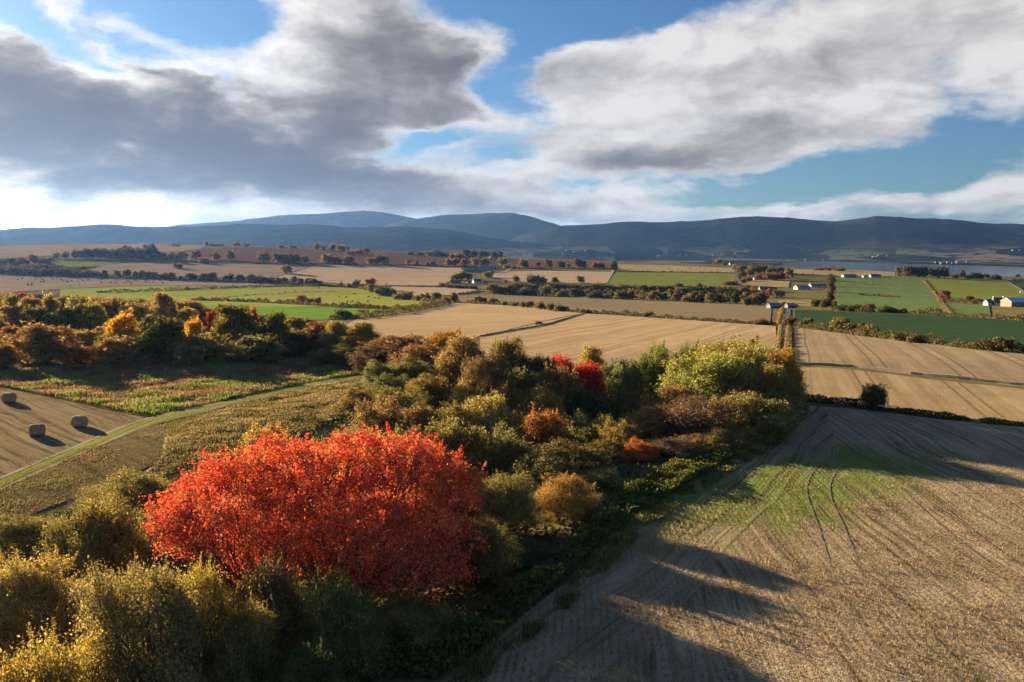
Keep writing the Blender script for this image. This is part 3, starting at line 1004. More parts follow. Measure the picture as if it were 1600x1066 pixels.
proto('copse_willow', 2.6, 4.6, 0.0, 26, 37200, 0.172, 26, stems=4, spread=0.6, clump_r=0.20, rl=(0.20, 0.34), aspect=0.28, stray=0.12, up=0.7)
# the wood on the left (130 to 290 m)
proto('wood_round', 3.4, 6.8, 0.8, 18, 9000, 0.36, 31, clump_r=0.34)
proto('wood_tall', 2.8, 7.4, 0.9, 18, 8000, 0.36, 32, clump_r=0.34)
proto('wood_bush', 3.2, 4.4, 0.0, 14, 7500, 0.36, 33, stems=3, spread=0.5, clump_r=0.34, flat=1.3)
# hedgerow and field trees far off (280 m and more)
proto('far_round', 3.2, 6.4, 0.45, 12, 2600, 0.62, 41, rl=(0.20, 0.52), shoots=24, stray=0.12, clump_r=0.45, rt=0.32)
proto('far_tall', 2.5, 7.2, 0.6, 12, 2400, 0.62, 42, rl=(0.20, 0.52), shoots=24, stray=0.12, clump_r=0.45, rt=0.30)
proto('far_bush', 3.2, 3.8, 0.0, 10, 2200, 0.60, 43, rl=(0.20, 0.52), shoots=24, stray=0.12, clump_r=0.45, flat=1.3)
proto('far_wide', 4.2, 6.0, 0.5, 16, 3200, 0.66, 44, rl=(0.20, 0.52), shoots=24, stray=0.12, clump_r=0.50, rt=0.35)

ORD = ['first', 'second', 'third', 'fourth', 'fifth', 'sixth', 'seventh', 'eighth', 'ninth', 'tenth', 'eleventh', 'twelfth', 'thirteenth',
       'fourteenth', 'fifteenth', 'sixteenth', 'seventeenth', 'eighteenth', 'nineteenth', 'twentieth'] + ['%s-%s' % (a, b) for a in ('twenty', 'thirty', 'forty', 'fifty') for b in
       ('first', 'second', 'third', 'fourth', 'fifth', 'sixth', 'seventh', 'eighth', 'ninth')]


def plant(name, key, x, y, w, h, tint, label, cat, group=None, rz=None, z=None, depth=None):
    alt = {'copse_mound': 'copse_mound_b', 'copse_oak': 'copse_oak_b', 'wood_round': 'wood_b', 'far_round': 'far_b', 'far_wide': 'far_b'}
    if key in alt and random.random() < 0.5:
        key = alt[key]
    cm, tm, w0, h0 = PROTO[key]
    e = bpy.data.objects.new(name, None)
    COL.objects.link(e)
    e.empty_display_size = 0.5
    e.location = (x, y, (tz(x, y) if z is None else z) - 0.05)
    e.rotation_euler = (0, 0, random.uniform(0, 6.28) if rz is None else rz)
    e.scale = (w / w0, (depth or w) / w0, h / h0)
    t_ = link('trunk', tm, e)
    c_ = link('crown', cm, e)
    j = [random.uniform(0.92, 1.08) for _ in range(3)]
    c_.color = (tint[0] * j[0], tint[1] * j[1], tint[2] * j[2], 1)
    tag(e, label, cat, group)
    return e


# leaf colours (albedo)
OLIVE = (0.310, 0.275, 0.088)
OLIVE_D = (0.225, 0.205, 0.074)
OLIVE_L = (0.43, 0.365, 0.125)
OCHRE = (0.46, 0.300, 0.090)
BROWN = (0.345, 0.235, 0.10)
RUST = (0.42, 0.175, 0.065)
GREEN = (0.185, 0.235, 0.065)
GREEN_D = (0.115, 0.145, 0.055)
GREEN_L = (0.37, 0.375, 0.105)
GREY_G = (0.26, 0.275, 0.135)
YELLOW = (0.70, 0.44, 0.05)
YEL_G = (0.40, 0.35, 0.095)
RED = (0.78, 0.090, 0.052)
ORANGE = (0.52, 0.21, 0.055)
TWIG = (0.30, 0.215, 0.14)
MAUVE = (0.18, 0.125, 0.080)

# ------------------------------------------------------------------ the big red tree
rng = np.random.default_rng(5)
RX, RY, RZ0 = at_depth(484, 46.5)
red_root = bpy.data.objects.new('red_cherry_tree', None)
COL.objects.link(red_root)
red_root.location = (RX, RY, RZ0 - 0.05)
tag(red_root, 'huge broad crown of scarlet and orange leaves in the left foreground', 'tree')
outline = [(272, 812, 1.6), (295, 795, 2.1), (325, 775, 2.6), (368, 752, 2.8), (410, 740, 3.0), (445, 760, 3.2), (500, 742, 3.2), (560, 738, 3.2), (615, 732, 3.2), (665, 748, 2.8),
           (700, 765, 2.2), (692, 810, 2.2), (664, 850, 2.3), (620, 830, 3.0), (560, 830, 3.0), (500, 820, 3.2), (430, 825, 3.0), (370, 812, 2.8), (315, 818, 2.3), (272, 826, 1.7),
           (600, 868, 2.1), (655, 880, 1.8), (540, 852, 2.2), (640, 722, 2.5), (545, 718, 2.4), (455, 722, 2.3)]
for _ in range(46):          # ragged sprays round the edge of the crown
    u_ = rng.uniform(240, 725)
    top_ = np.interp(u_, [225, 300, 380, 500, 620, 660, 745], [805, 742, 702, 690, 680, 692, 745])
    outline.append((u_, top_ + rng.uniform(2, 26), rng.uniform(0.45, 1.0)))
for _ in range(80):
    u_ = rng.uniform(242, 740)
    top_ = np.interp(u_, [225, 300, 380, 500, 620, 660, 745], [805, 742, 702, 690, 680, 692, 745])
    outline.append((u_, top_ + rng.uniform(-10, 8), rng.uniform(0.22, 0.42)))
for _ in range(26):
    u_ = rng.uniform(235, 730)
    bot_ = np.interp(u_, [215, 300, 450, 560, 640, 715], [842, 850, 868, 885, 905, 890])
    outline.append((u_, bot_ - rng.uniform(4, 40), rng.uniform(0.5, 1.1)))
lob = []
for i, (px_, py_, r_) in enumerate(outline):
    py_ += 9
    dd = 46.5 + (790 - py_) * 0.062 + rng.normal() * 0.5
    x_ = (px_ - 800) / FX * (dd * cp + 12 * sp)
    zc_ = top_height(py_, dd)
    lob.append(((x_ - RX, dd - RY, zc_ - RZ0), (r_ * 0.80, r_ * 0.95, r_ * 0.66)))
for i in range(10):
    a = rng.random() * 6.28
    lob.append(((rng.uniform(-6.5, 6.5), rng.uniform(1.0, 6.0), rng.uniform(4.6, 6.4)), (2.4, 2.4, 1.7)))
cm = crown_mesh('crown', lob, 155000, 0.132, PAL_RED, rng, per_clump=22, clump_r=0.26, spread=0.95, up=0.30, inner=0.12, stray=0.12, var=0.36, rough=0.14, gap=0.20, shoots=420)
tm = wood_mesh('trunk', [(l[0], l[1][0]) for l in lob if l[1][0] > 0.5], 8.0, 0.24, 1.8, rng, stems=5, spread=3.4, twigs=4)
c_ = link('crown', cm, red_root)
c_.color = (*RED, 1)
link('trunk', tm, red_root)

# ------------------------------------------------------------------ trees and shrubs of the foreground and the copse
# (kind, proto, px, distance, top y, width px, tint, label)
T, SH = 'tree', 'shrub'
NEAR = [
    (T, 'near_round', 232, 33.5, 884, 275, (0.30, 0.250, 0.11), 'large rounded ochre brown tree at the bottom left, in front of the scarlet tree'),
    (SH, 'near_shrub', 55, 30.0, 1000, 300, YEL_G, 'yellow-green shrub in the bottom left corner'),
    (SH, 'near_shrub', 40, 41.5, 880, 230, OLIVE_L, 'olive shrub at the left edge above the corner shrub'),
    (SH, 'near_shrub', 150, 50, 785, 190, OLIVE, 'dark olive shrub directly left of the scarlet tree'),
    (SH, 'near_shrub', 20, 52, 815, 160, OLIVE, 'olive shrub at the left edge below the bale field'),
    (SH, 'near_shrub', 215, 60, 738, 170, OLIVE, 'olive shrub touching the upper left flank of the scarlet tree'),
    (SH, 'near_open', 305, 36.5, 890, 140, YEL_G, 'yellow-green bush between the ochre tree and the scarlet tree'),
    (SH, 'near_open', 425, 38.5, 872, 150, (0.30, 0.235, 0.10), 'grey-brown bush under the lower edge of the scarlet crown'),
    (SH, 'near_round', 385, 35, 950, 150, OLIVE, 'dark olive bush right of the large ochre tree'),
    (SH, 'near_shrub', 535, 37.5, 902, 175, (0.27, 0.25, 0.07), 'green-yellow bush below the middle of the scarlet crown'),
    (SH, 'near_shrub', 640, 40, 930, 170, OLIVE, 'dark bush below the right end of the scarlet crown'),
    (SH, 'near_shrub', 470, 33, 1015, 170, GREEN_D, 'dark green bush at the bottom edge right of the ochre tree'),
    (T, 'near_round', 735, 47, 812, 175, OLIVE_D, 'dark olive tree against the right end of the scarlet crown'),
    (T, 'near_round', 785, 55, 748, 150, OLIVE, 'olive tree right of the scarlet crown, between it and a golden bush'),
    (SH, 'near_open', 872, 57, 745, 115, OCHRE, 'golden ochre bush in the middle foreground right of the scarlet tree'),
    (SH, 'near_shrub', 905, 59, 790, 90, OLIVE_D, 'dark olive bush below the golden ochre bush'),
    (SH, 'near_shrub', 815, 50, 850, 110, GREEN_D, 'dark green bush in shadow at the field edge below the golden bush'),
    (SH, 'near_shrub', 930, 66, 755, 80, OLIVE, 'small olive bush beside the bramble bank'),
    (SH, 'copse_mound', 900, 71, 690, 115, OLIVE_D, 'olive mound-shaped shrub above the golden ochre bush'),
    (SH, 'copse_mound', 795, 72, 672, 110, OLIVE_D, 'dark shrub behind the upper right of the scarlet crown'),
    (SH, 'copse_mound', 705, 74, 660, 120, OLIVE, 'olive shrub rising behind the top of the scarlet crown'),
    (SH, 'copse_mound', 420, 66, 668, 100, OCHRE, 'ochre shrub peeking over the left top of the scarlet crown'),
    (SH, 'copse_mound', 590, 80, 626, 95, BROWN, 'brown-olive shrub above the scarlet crown at the foot of the bank'),
    (SH, 'copse_mound', 640, 84, 640, 90, BROWN, 'brown shrub above the right half of the scarlet crown'),
    (SH, 'copse_mound', 690, 85, 630, 105, OLIVE, 'olive shrub in the middle of the copse, left part'),
    (SH, 'copse_mound', 755, 86, 622, 110, OLIVE_L, 'pale olive shrub in the middle of the copse'),
    (SH, 'copse_mound', 850, 80, 645, 85, (0.360, 0.173, 0.054), 'orange-brown shrub in the middle of the copse'),
    (SH, 'copse_mound', 915, 84, 648, 90, OLIVE, 'olive shrub right of the orange-brown shrub'),
    (SH, 'copse_mound', 968, 80, 656, 62, OLIVE, 'small round olive shrub below the dark hollow'),
    (SH, 'copse_mound', 1000, 75, 688, 56, ORANGE, 'small orange shrub above the bramble bank'),
    (SH, 'copse_twiggy', 1046, 76, 686, 80, TWIG, 'thin twiggy brown shrub above the bramble bank'),
    (SH, 'copse_mound', 1098, 78, 682, 85, OLIVE_L, 'yellow-olive shrub at the edge of the right field'),
    (SH, 'copse_mound', 1022, 87, 637, 95, OCHRE, 'ochre-olive shrub left of the grey twiggy shrub'),
    (SH, 'copse_twiggy', 1098, 84, 622, 125, (0.225, 0.158, 0.102), 'wide grey-brown twiggy shrub near the right end of the copse'),
    (SH, 'copse_mound', 1170, 84, 617, 120, (0.300, 0.285, 0.098), 'pale olive rounded shrub at the right end of the copse'),
    (SH, 'copse_mound', 1212, 88, 615, 60, OLIVE, 'olive shrub at the field corner, rightmost of the copse shrubs'),
    (SH, 'copse_mound', 1150, 79, 668, 90, OLIVE, 'low olive shrub at the field edge under the pale olive shrub'),
    (SH, 'copse_willow', 600, 112, 562, 55, GREY_G, 'pale grey-green feathery shrub by the end of the grass track'),
    (SH, 'copse_willow', 652, 110, 558, 70, (0.210, 0.232, 0.090), 'tall grey-green feathery shrub right of the track end'),
    (SH, 'copse_mound', 612, 103, 585, 62, GREEN, 'round green shrub below the feathery shrubs'),
    (SH, 'copse_willow', 672, 100, 582, 80, OLIVE, 'olive feathery shrub left of the tall brown trees'),
    (SH, 'copse_mound', 560, 99, 606, 46, OLIVE, 'small olive shrub alone at the end of the bank'),
    (SH, 'copse_mound', 625, 92, 606, 90, OLIVE, 'olive shrub below the round green shrub'),
    (T, 'copse_tree', 728, 106, 527, 85, BROWN, 'tall brown-olive tree at the top of the copse'),
    (T, 'copse_oak', 756, 98, 560, 78, (0.247, 0.188, 0.068), 'rounded bronze tree in front of the tall brown tree'),
    (T, 'copse_tree', 795, 109, 530, 66, OLIVE_D, 'tall dark tree right of the brown trees'),
    (SH, 'copse_oak', 845, 106, 558, 60, GREEN_D, 'dark green tree left of the two red trees'),
    (T, 'copse_oak', 881, 108, 556, 44, (0.620, 0.083, 0.053), 'smaller red tree in the copse, left of the pair'),
    (T, 'copse_oak', 921, 103, 569, 54, (0.620, 0.068, 0.053), 'bright red tree in the copse, right of the pair'),
    (T, 'copse_tall', 924, 112, 543, 46, OLIVE_L, 'slim pale olive tree behind the right red tree'),
    (SH, 'copse_mound', 870, 97, 577, 85, (0.300, 0.203, 0.068), 'ochre-brown shrub just below the two red trees'),
    (SH, 'copse_mound', 812, 95, 580, 65, OLIVE_D, 'dark olive shrub below the dark green tree'),
    (SH, 'copse_oak', 968, 107, 566, 66, GREY_G, 'grey-green tree right of the red trees'),
    (T, 'copse_oak', 1020, 110, 540, 62, GREEN, 'green oak with an uneven top between pale field and copse'),
    (T, 'copse_oak', 1068, 112, 540, 62, GREEN, 'green tree left of the big yellow-green oaks'),
    (T, 'copse_oak', 1135, 108, 531, 125, (0.34, 0.325, 0.095), 'big yellow-green oak at the top right of the copse'),
    (T, 'copse_oak', 1108, 96, 556, 125, GREEN_L, 'big yellow-green oak in front of the others'),
    (T, 'copse_oak', 1182, 100, 543, 95, OLIVE_L, 'olive oak in the clump beside the lane'),
    (T, 'copse_tree', 1218, 97, 548, 62, (0.450, 0.300, 0.053), 'golden brown tree at the right end of the oak clump'),
    (T, 'copse_tree', 1212, 92, 572, 70, OLIVE, 'olive-brown tree below the golden one beside the field corner'),
    (SH, 'copse_mound', 1160, 92, 585, 80, OLIVE, 'dark olive shrub under the big oaks'),
    (SH, 'copse_mound', 1055, 93, 605, 75, BROWN, 'brown shrub at the foot of the front oak'),
    (SH, 'copse_mound', 735, 95, 597, 62, OLIVE_L, 'pale olive shrub under the bronze tree'),
    (SH, 'copse_mound', 790, 93, 602, 52, BROWN, 'brown round shrub in the upper copse'),
    (SH, 'copse_mound', 845, 91, 607, 80, OCHRE, 'ochre shrub in the upper copse'),
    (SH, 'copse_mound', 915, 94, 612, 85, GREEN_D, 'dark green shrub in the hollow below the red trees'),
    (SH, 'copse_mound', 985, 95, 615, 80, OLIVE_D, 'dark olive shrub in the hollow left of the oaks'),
    (SH, 'copse_mound', 640, 73, 672, 90, OLIVE_D, 'dark olive shrub just behind the top of the scarlet crown'),
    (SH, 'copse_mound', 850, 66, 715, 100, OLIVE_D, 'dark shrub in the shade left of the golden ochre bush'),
    (T, 'copse_oak', 1365, 97, 601, 36, GREEN_D, 'dark round lone tree in the hedge of the right stubble field'),
    (T, 'near_round', 690, 57, 742, 160, OLIVE_D, 'added shadow-casting olive tree rising behind the right shoulder of the scarlet crown'),  # added to close a lit gap in the shadow on the near field
    (T, 'copse_oak', 555, 63, 678, 120, OLIVE_D, 'added shadow-casting olive tree showing just above the middle of the scarlet crown'),  # added, with the next tree, to make the field shadow more solid
    (T, 'copse_oak', 630, 61, 688, 120, OLIVE_D, 'added shadow-casting tree half hidden behind the right top of the scarlet crown'),  # added for its shadow between the lobes on the near field
    # link to the wood on the left
    (T, 'copse_tall', 528, 150, 503, 48, OLIVE_L, 'pale olive tree at the right end of the left wood'),
    (T, 'copse_tall', 566, 146, 505, 52, YEL_G, 'yellow-green tree at the right end of the left wood'),
    (SH, 'copse_mound', 620, 138, 526, 110, BROWN, 'wide brown shrub between the left wood and the copse'),
    (T, 'copse_oak', 698, 140, 516, 58, (0.495, 0.285, 0.053), 'orange-gold tree at the edge of the pale stubble field'),
    (SH, 'copse_mound', 660, 125, 540, 90, BROWN, 'brown shrub left of the tall brown tree'),
    (SH, 'copse_mound', 590, 130, 540, 85, MAUVE, 'dark brown shrub above the feathery shrubs'),
    (SH, 'copse_mound', 530, 138, 540, 80, OLIVE_D, 'dark shrub at the corner of the rough meadow'),
]
for (kind, key, px_, D, ty, wpx, tint, lab) in NEAR:
    x_, y_, z_ = at_depth(px_, D)
    h_ = max(1.5, top_height(ty, D) - z_ + 0.05)
    w_ = wpx / FX * (D * cp + 14 * sp) * (1.28 if D > 62 else 1.0)
    plant('autumn_tree' if kind == T else 'autumn_shrub', key, x_, y_, w_, h_, tint, lab, kind, 'trees of the copse' if kind == T else 'shrubs of the copse', depth=max(w_, 3.0))

# ------------------------------------------------------------------ the wood on the left
WOOD = [  # the trees one picks out at once
    (T, 'wood_round', 194, 150, 492, 58, YELLOW, 'bright yellow tree in the left wood, the larger of two'),
    (T, 'wood_round', 304, 154, 498, 36, YELLOW, 'smaller bright yellow tree in the left wood'),
    (T, 'wood_round', 252, 142, 494, 100, (0.145, 0.150, 0.040), 'wide green tree in the left wood between the two yellow trees'),
    (T, 'wood_tall', 334, 172, 485, 26, (0.46, 0.085, 0.045), 'small red tree in the left wood right of the smaller yellow tree'),
    (T, 'wood_round', 366, 158, 477, 74, (0.165, 0.175, 0.040), 'green and gold tree near the right end of the left wood'),
    (T, 'wood_tall', 396, 164, 480, 30, (0.50, 0.13, 0.045), 'orange-red tree at the right end of the left wood'),
    (T, 'wood_round', 432, 158, 488, 50, (0.16, 0.19, 0.040), 'yellow-green tree below the bright green field'),
    (T, 'wood_round', 20, 200, 462, 34, OLIVE, 'round olive tree top standing clear at the far left of the wood'),
    (T, 'wood_round', 82, 190, 460, 40, OLIVE, 'olive tree rising at the back of the left wood'),
    (T, 'wood_round', 258, 190, 458, 46, OLIVE, 'olive tree rising against the green pasture behind the left wood'),
    (T, 'wood_bush', 180, 136, 528, 80, BROWN, 'brown bush in front of the larger yellow tree'),
    (T, 'wood_bush', 315, 138, 524, 100, OLIVE, 'olive bush in front of the smaller yellow tree'),
    (T, 'wood_bush', 400, 140, 525, 110, OLIVE_D, 'long dark bush at the front right of the left wood'),
    (T, 'wood_bush', 470, 146, 520, 80, (0.12, 0.095, 0.035), 'dark bush at the right end of the left wood edge'),
    (T, 'wood_round', 70, 138, 505, 110, BROWN, 'large brown tree at the front left of the wood'),
]
for (kind, key, px_, D, ty, wpx, tint, lab) in WOOD:
    x_, y_, z_ = at_depth(px_, D)
    plant('autumn_tree', key, x_, y_, wpx / FX * D, max(2.0, top_height(ty, D) - z_), tint, lab, kind, 'trees of the left wood')
taken = [at_depth(p_[2], p_[3])[:2] for p_ in WOOD]
wp_ = [(-120, 588), (0, 578), (160, 568), (330, 558), (460, 552), (520, 540), (505, 515), (450, 508), (360, 502), (290, 490), (200, 484), (100, 474), (0, 472), (-120, 472)]


def inside(x, y, poly):
    r = False
    for i in range(len(poly)):
        (x1, y1), (x2, y2) = poly[i], poly[i - 1]
        if (y1 > y) != (y2 > y) and x < (x2 - x1) * (y - y1) / (y2 - y1) + x1:
            r = not r
    return r


cand = []
tk = [(p_[2], p_[4] + 46) for p_ in WOOD]
for _ in range(9000):
    u_, v_ = random.uniform(-110, 520), random.uniform(474, 586)
    if inside(u_, v_, wp_) and all(((u_ - a) / 34) ** 2 + ((v_ - b) / 13) ** 2 > 1 for a, b in tk):
        tk.append((u_, v_))
        cand.append((u_, v_))
rows_ = {'front': [], 'middle': [], 'back': []}
for u_, v_ in cand:
    x_, y_ = ground(u_, v_)
    rows_['front' if v_ > 545 else 'middle' if v_ > 508 else 'back'].append((u_, x_, y_))
WT = [(OLIVE, 'olive'), ((0.34, 0.165, 0.065), 'red-brown'), (OLIVE_L, 'pale olive'), (BROWN, 'brown'), (BROWN, 'brown'), (OLIVE_D, 'dark olive'), ((0.33, 0.215, 0.06), 'bronze'), (GREEN, 'dull green')]
for rn, lst in rows_.items():
    lst.sort()
    vis = 0
    for (px_, x_, y_) in lst:
        tint, cn = random.choice(WT)
        key = random.choice(['wood_round', 'wood_round', 'wood_tall', 'wood_bush'] if rn == 'front' else ['wood_round', 'wood_tall'])
        pxm = y_ / FX
        lim = np.interp(px_, [0, 100, 200, 250, 300, 340, 400, 440, 500, 560], [457, 462, 468, 464, 472, 486, 486, 492, 503, 506])
        bv = proj(x_, y_, tz(x_, y_))[1]
        h_ = max(2.5, min(random.uniform(44, 58), bv - lim) * pxm) * (0.72 if key == 'wood_bush' else 1) * (0.72 if rn == 'front' else 1)
        on = ORD[min(vis, len(ORD) - 1)]
        vis += 1
        plant('autumn_tree', key, x_, y_, random.uniform(52, 74) * pxm, h_, tint, '%s tree in the left wood, %s from the left of its %s row' % (cn, on, rn), 'tree', 'trees of the left wood')

# ------------------------------------------------------------------ hedgerow, strip and field trees far off
def far_row(where, items, tints, name='hedgerow_tree', group=None, keys=('far_round', 'far_tall', 'far_bush'), one=None):
    """items: (px, base y, top y, width px[, tint[, own label]])"""
    items = sorted(items, key=lambda q_: q_[0])
    n_ = len(items)
    for i, it in enumerate(items):
        px_, by_, ty_, wp2 = it[:4]
        tint = it[4] if len(it) > 4 and it[4] is not None else random.choice(tints)
        tint = tuple(v * 0.62 for v in tint)
        x_, y_ = ground(px_, by_)
        z_ = tz(x_, y_)
        h_ = max(1.2, top_height(ty_, y_) - z_)
        w_ = wp2 / FX * y_ * random.uniform(1.05, 1.55)
        h_ *= random.uniform(0.82, 1.12)
        ratio = h_ / w_
        key = 'far_bush' if ratio < 0.62 else 'far_wide' if ratio < 0.8 else 'far_round' if ratio < 1.15 else 'far_tall'
        if len(it) > 5:
            lab = it[5]
        else:
            lab = '%s tree from the left %s' % (ORD[i], where)
        plant(name, key, x_, y_, w_, h_, tint, lab, 'tree', group)


def auto_row(x0, x1, b0, b1, t0, t1, n_, w_, jit=3.0):
    r = []
    for i in range(n_):
        f = (i + 0.5) / n_
        r.append((x0 + (x1 - x0) * f + random.uniform(-0.3, 0.3) * (x1 - x0) / n_, b0 + (b1 - b0) * f + random.uniform(-0.4, 0.4), t0 + (t1 - t0) * f + random.uniform(-1, 1) * jit * 0.5, w_ * random.uniform(0.8, 1.25)))
    return r


DK = [OLIVE_D, MAUVE, (0.085, 0.07, 0.036), OLIVE_D]
MX = [OLIVE, OLIVE_D, BROWN, OLIVE_L]
far_row('in the dark wood belt on the far slope', auto_row(114, 246, 404.5, 406, 390, 388, 15, 13), DK, group='trees of the far left belt')
far_row('in the back line of the far wood belt', auto_row(150, 246, 401, 401, 389, 382.5, 9, 12), DK, group='trees of the far left belt')
far_row('in the line below the brown ploughed slope', [(255, 406, 392, 13), (268, 406, 394, 10), (283, 407, 393, 20), (307, 407, 391, 17, MAUVE), (319, 412, 401, 12, RUST), (338, 407, 395, 11, OLIVE), (360, 407, 393, 15),
        (412, 411, 396, 22, OLIVE), (434, 411, 397, 12), (445, 411, 394, 19, (0.20, 0.12, 0.05)), (462, 412, 398, 16, MAUVE), (477, 412, 398, 14), (510, 412, 398, 15, OLIVE_L), (524, 412, 397, 19, OLIVE_D), (547, 413, 400, 19, OLIVE),
        (580, 414, 400, 13, OLIVE_L), (591, 414, 399, 12, OLIVE), (601, 414, 398, 14, OLIVE_L), (638, 414, 405, 9, OLIVE_L), (651, 414, 407, 8, OLIVE)], MX, group='trees below the ploughed slope')
far_row('on the crest of the brown ploughed slope', [(323, 384.5, 377, 8), (333, 385, 380, 10), (345, 385, 380, 8), (370, 385, 379, 8), (384, 386, 379, 9), (440, 389, 382, 7), (458, 389, 382, 8), (495, 391, 380, 10), (505, 391, 383, 8),
        (520, 392, 381, 11, OCHRE), (533, 392, 381, 12, OCHRE), (544, 392, 385, 6), (547, 399, 391, 14, RUST), (560, 398, 389, 14, RUST), (573, 396, 387, 9, OLIVE)], MX, group='trees on the ploughed slope')
far_row('in the far left hedge above the grazed field', [(3, 413, 402, 14), (20, 414, 402, 14), (36, 415, 403, 15), (54, 413, 397, 16, BROWN), (70, 412, 403, 14), (81, 408, 400, 8), (88, 405, 396, 9), (103, 405, 394, 12)], DK, group='far left hedge trees')
far_row('in the front line of the dark far left strip', auto_row(-6, 158, 427.5, 433.5, 417, 422, 17, 15, 2), DK, group='trees of the dark strip')
far_row('in the back line of the dark far left strip', auto_row(-2, 140, 421.5, 427, 412, 417, 13, 15, 2), DK, group='trees of the dark strip')
far_row('in the hedgerow above the pale grazed field', [(165, 434, 420, 9), (184, 434, 423, 11), (198, 434, 422, 13), (213, 434, 425, 10), (223, 434.5, 422, 10), (233, 435, 425, 9), (240, 436, 424, 13), (258, 437, 426, 13), (270, 437, 426, 12, RUST),
        (284, 438, 432, 9, RUST), (296, 438, 427, 10), (304, 438, 427, 10), (320, 439, 427, 17), (332, 439, 427, 16), (353, 440, 430, 8), (361, 440, 429, 11), (377, 441, 430, 11), (394, 441, 430, 14), (408, 442, 429, 16, MAUVE), (422, 442, 431, 14, MAUVE),
        (436, 443, 434, 12), (446, 443, 433, 10), (459, 443, 433, 11), (470, 445, 436, 8), (482, 445, 435, 10), (491, 446, 435, 11), (501, 446, 439, 8)], DK + [OLIVE], group='trees of the long hedgerow')
far_row('on the edge of the yellow-green pasture', [(533, 448, 441, 6), (545, 450, 442, 7), (557, 450, 438, 11), (566, 451, 443, 8), (578, 453, 437, 16, RUST), (581, 457, 445, 17, OLIVE), (600, 463, 446, 21, OLIVE_D), (614, 464, 453, 12), (631, 469, 454, 27, OLIVE),
        (653, 471, 460, 7), (661, 471, 459, 8), (669, 471, 459, 8), (682, 473, 457, 19, OLIVE_D), (698, 476, 464, 14, YEL_G), (709, 473, 458, 14, OLIVE_D)], [OLIVE, OLIVE_D], group='trees beside the pasture')
far_row('in the broken row below the grey stubble', [(746, 475, 464, 12), (757, 475, 464, 11), (771, 476, 465, 14), (788, 478, 469, 7), (803, 479, 472, 9), (809, 479, 471, 7), (817, 481, 470, 8), (828, 481, 469, 11), (845, 484, 473, 12), (860, 486, 474, 13), (875, 487, 474, 15),
        (918, 489.5, 482, 6, OLIVE_L)], [OLIVE_D, OLIVE_D, OLIVE], group='trees between stubble fields')
far_row('', [(449, 428, 412, 17, OLIVE_L, 'lone round tree standing in the pale stubble by the stone dyke'), (279, 420, 410, 14, BROWN, 'lone brown tree in the pale field below the dark belt'), (293, 453.5, 447, 7, OLIVE_D, 'small lone bush on the hedge line of the left pasture'),
            (353, 469, 465, 7, OLIVE_D, 'tiny bush in the lower left pasture'), (535, 498, 483, 23, OLIVE_D, 'dark round tree at the corner of the bright green field'), (1014, 495, 486, 15, OLIVE_D, 'single clipped looking bush on the long hedge of the centre field'),
            (841, 508, 500, 10, BROWN, 'small brown bush beside the dyke between stubble fields'), (1190, 508, 498, 18, OLIVE_D, 'dark bush at the lane end of the centre hedge'),
            (450, 472, 467, 6, OLIVE_D, 'dark bush left of the orange trees on the pasture edge'),
            (1475, 470, 453, 19, BROWN, 'round brown tree beside the farm track on the right'), (519, 480, 473, 5, RUST, 'tiny rusty bush on the lower pasture hedge')], MX, name='field_tree')
far_row('of the orange clump on the pasture edge', [(473, 475, 462, 18, ORANGE), (487, 475.5, 464, 15, ORANGE), (497, 476, 466, 12, (0.33, 0.14, 0.04)), (458, 473, 467, 6, ORANGE)], MX, group='orange clump')
far_row('round the upper farm', [(642, 399, 393, 12, OLIVE_D), (655, 399, 393, 14, OLIVE_D), (672, 401, 392, 13, OLIVE), (684, 401, 390, 14, GREEN_D), (697, 402, 394, 14, GREEN_D), (707, 409, 397, 13, OCHRE), (715, 408, 392, 18, OCHRE), (728, 405, 391, 17, GREEN_D),
        (740, 404, 391, 13, GREEN_D), (754, 404, 392, 12, GREEN_D), (762, 403, 392, 9, (0.2, 0.13, 0.05)), (772, 404, 393, 10, GREEN_D), (782, 404, 393, 8, GREEN_D), (701, 416, 404, 13, OLIVE_L), (711, 416, 402, 14, OCHRE), (726, 416, 404, 14, RUST), (743, 415, 403, 10, YEL_G),
        (757, 416, 403, 14, BROWN), (787, 417, 403, 15, YEL_G), (792, 420, 413, 10, OLIVE_L), (676, 416, 408, 8), (668, 416, 409, 7)], MX, group='trees round the upper farm')
far_row('beside the white farmhouse', [(713, 438, 425, 13, OLIVE), (723, 438, 423, 15, OLIVE), (733, 438, 426, 12, BROWN), (762, 434, 421, 16, OLIVE_L), (692, 449, 442, 12, OLIVE_D), (703, 450, 443, 12, OLIVE), (715, 451, 444, 14, OLIVE_D), (728, 451, 444, 12, OLIVE), (740, 452, 445, 12, OLIVE_D), (790, 443, 437, 6)],
        MX, group='trees beside the white farmhouse')
far_row('in the line under the ploughed ridge', [(819, 420, 406, 16, OCHRE), (840, 418, 408, 8, (0.42, 0.10, 0.045)), (857, 419, 405, 11, OLIVE_D), (878, 420, 406, 12, OLIVE_D), (888, 419, 411, 6, OLIVE_D), (903, 419, 405, 15, OLIVE_D), (911, 419, 407, 12, OLIVE_D), (929, 421, 410, 10, RUST), (937, 420, 409, 13, OLIVE_D), (958, 423, 405, 13, OLIVE_D)],
        MX, group='trees under the ploughed ridge')
far_row('in the stubble above the dark wood strip', [(806, 442, 429, 12, OLIVE_L), (832, 443, 428, 16, OLIVE_D), (845, 443, 430, 14, OLIVE), (867, 443, 432, 13, OLIVE_D), (907, 443, 432, 12, OLIVE)], MX, group='trees in the far stubble')
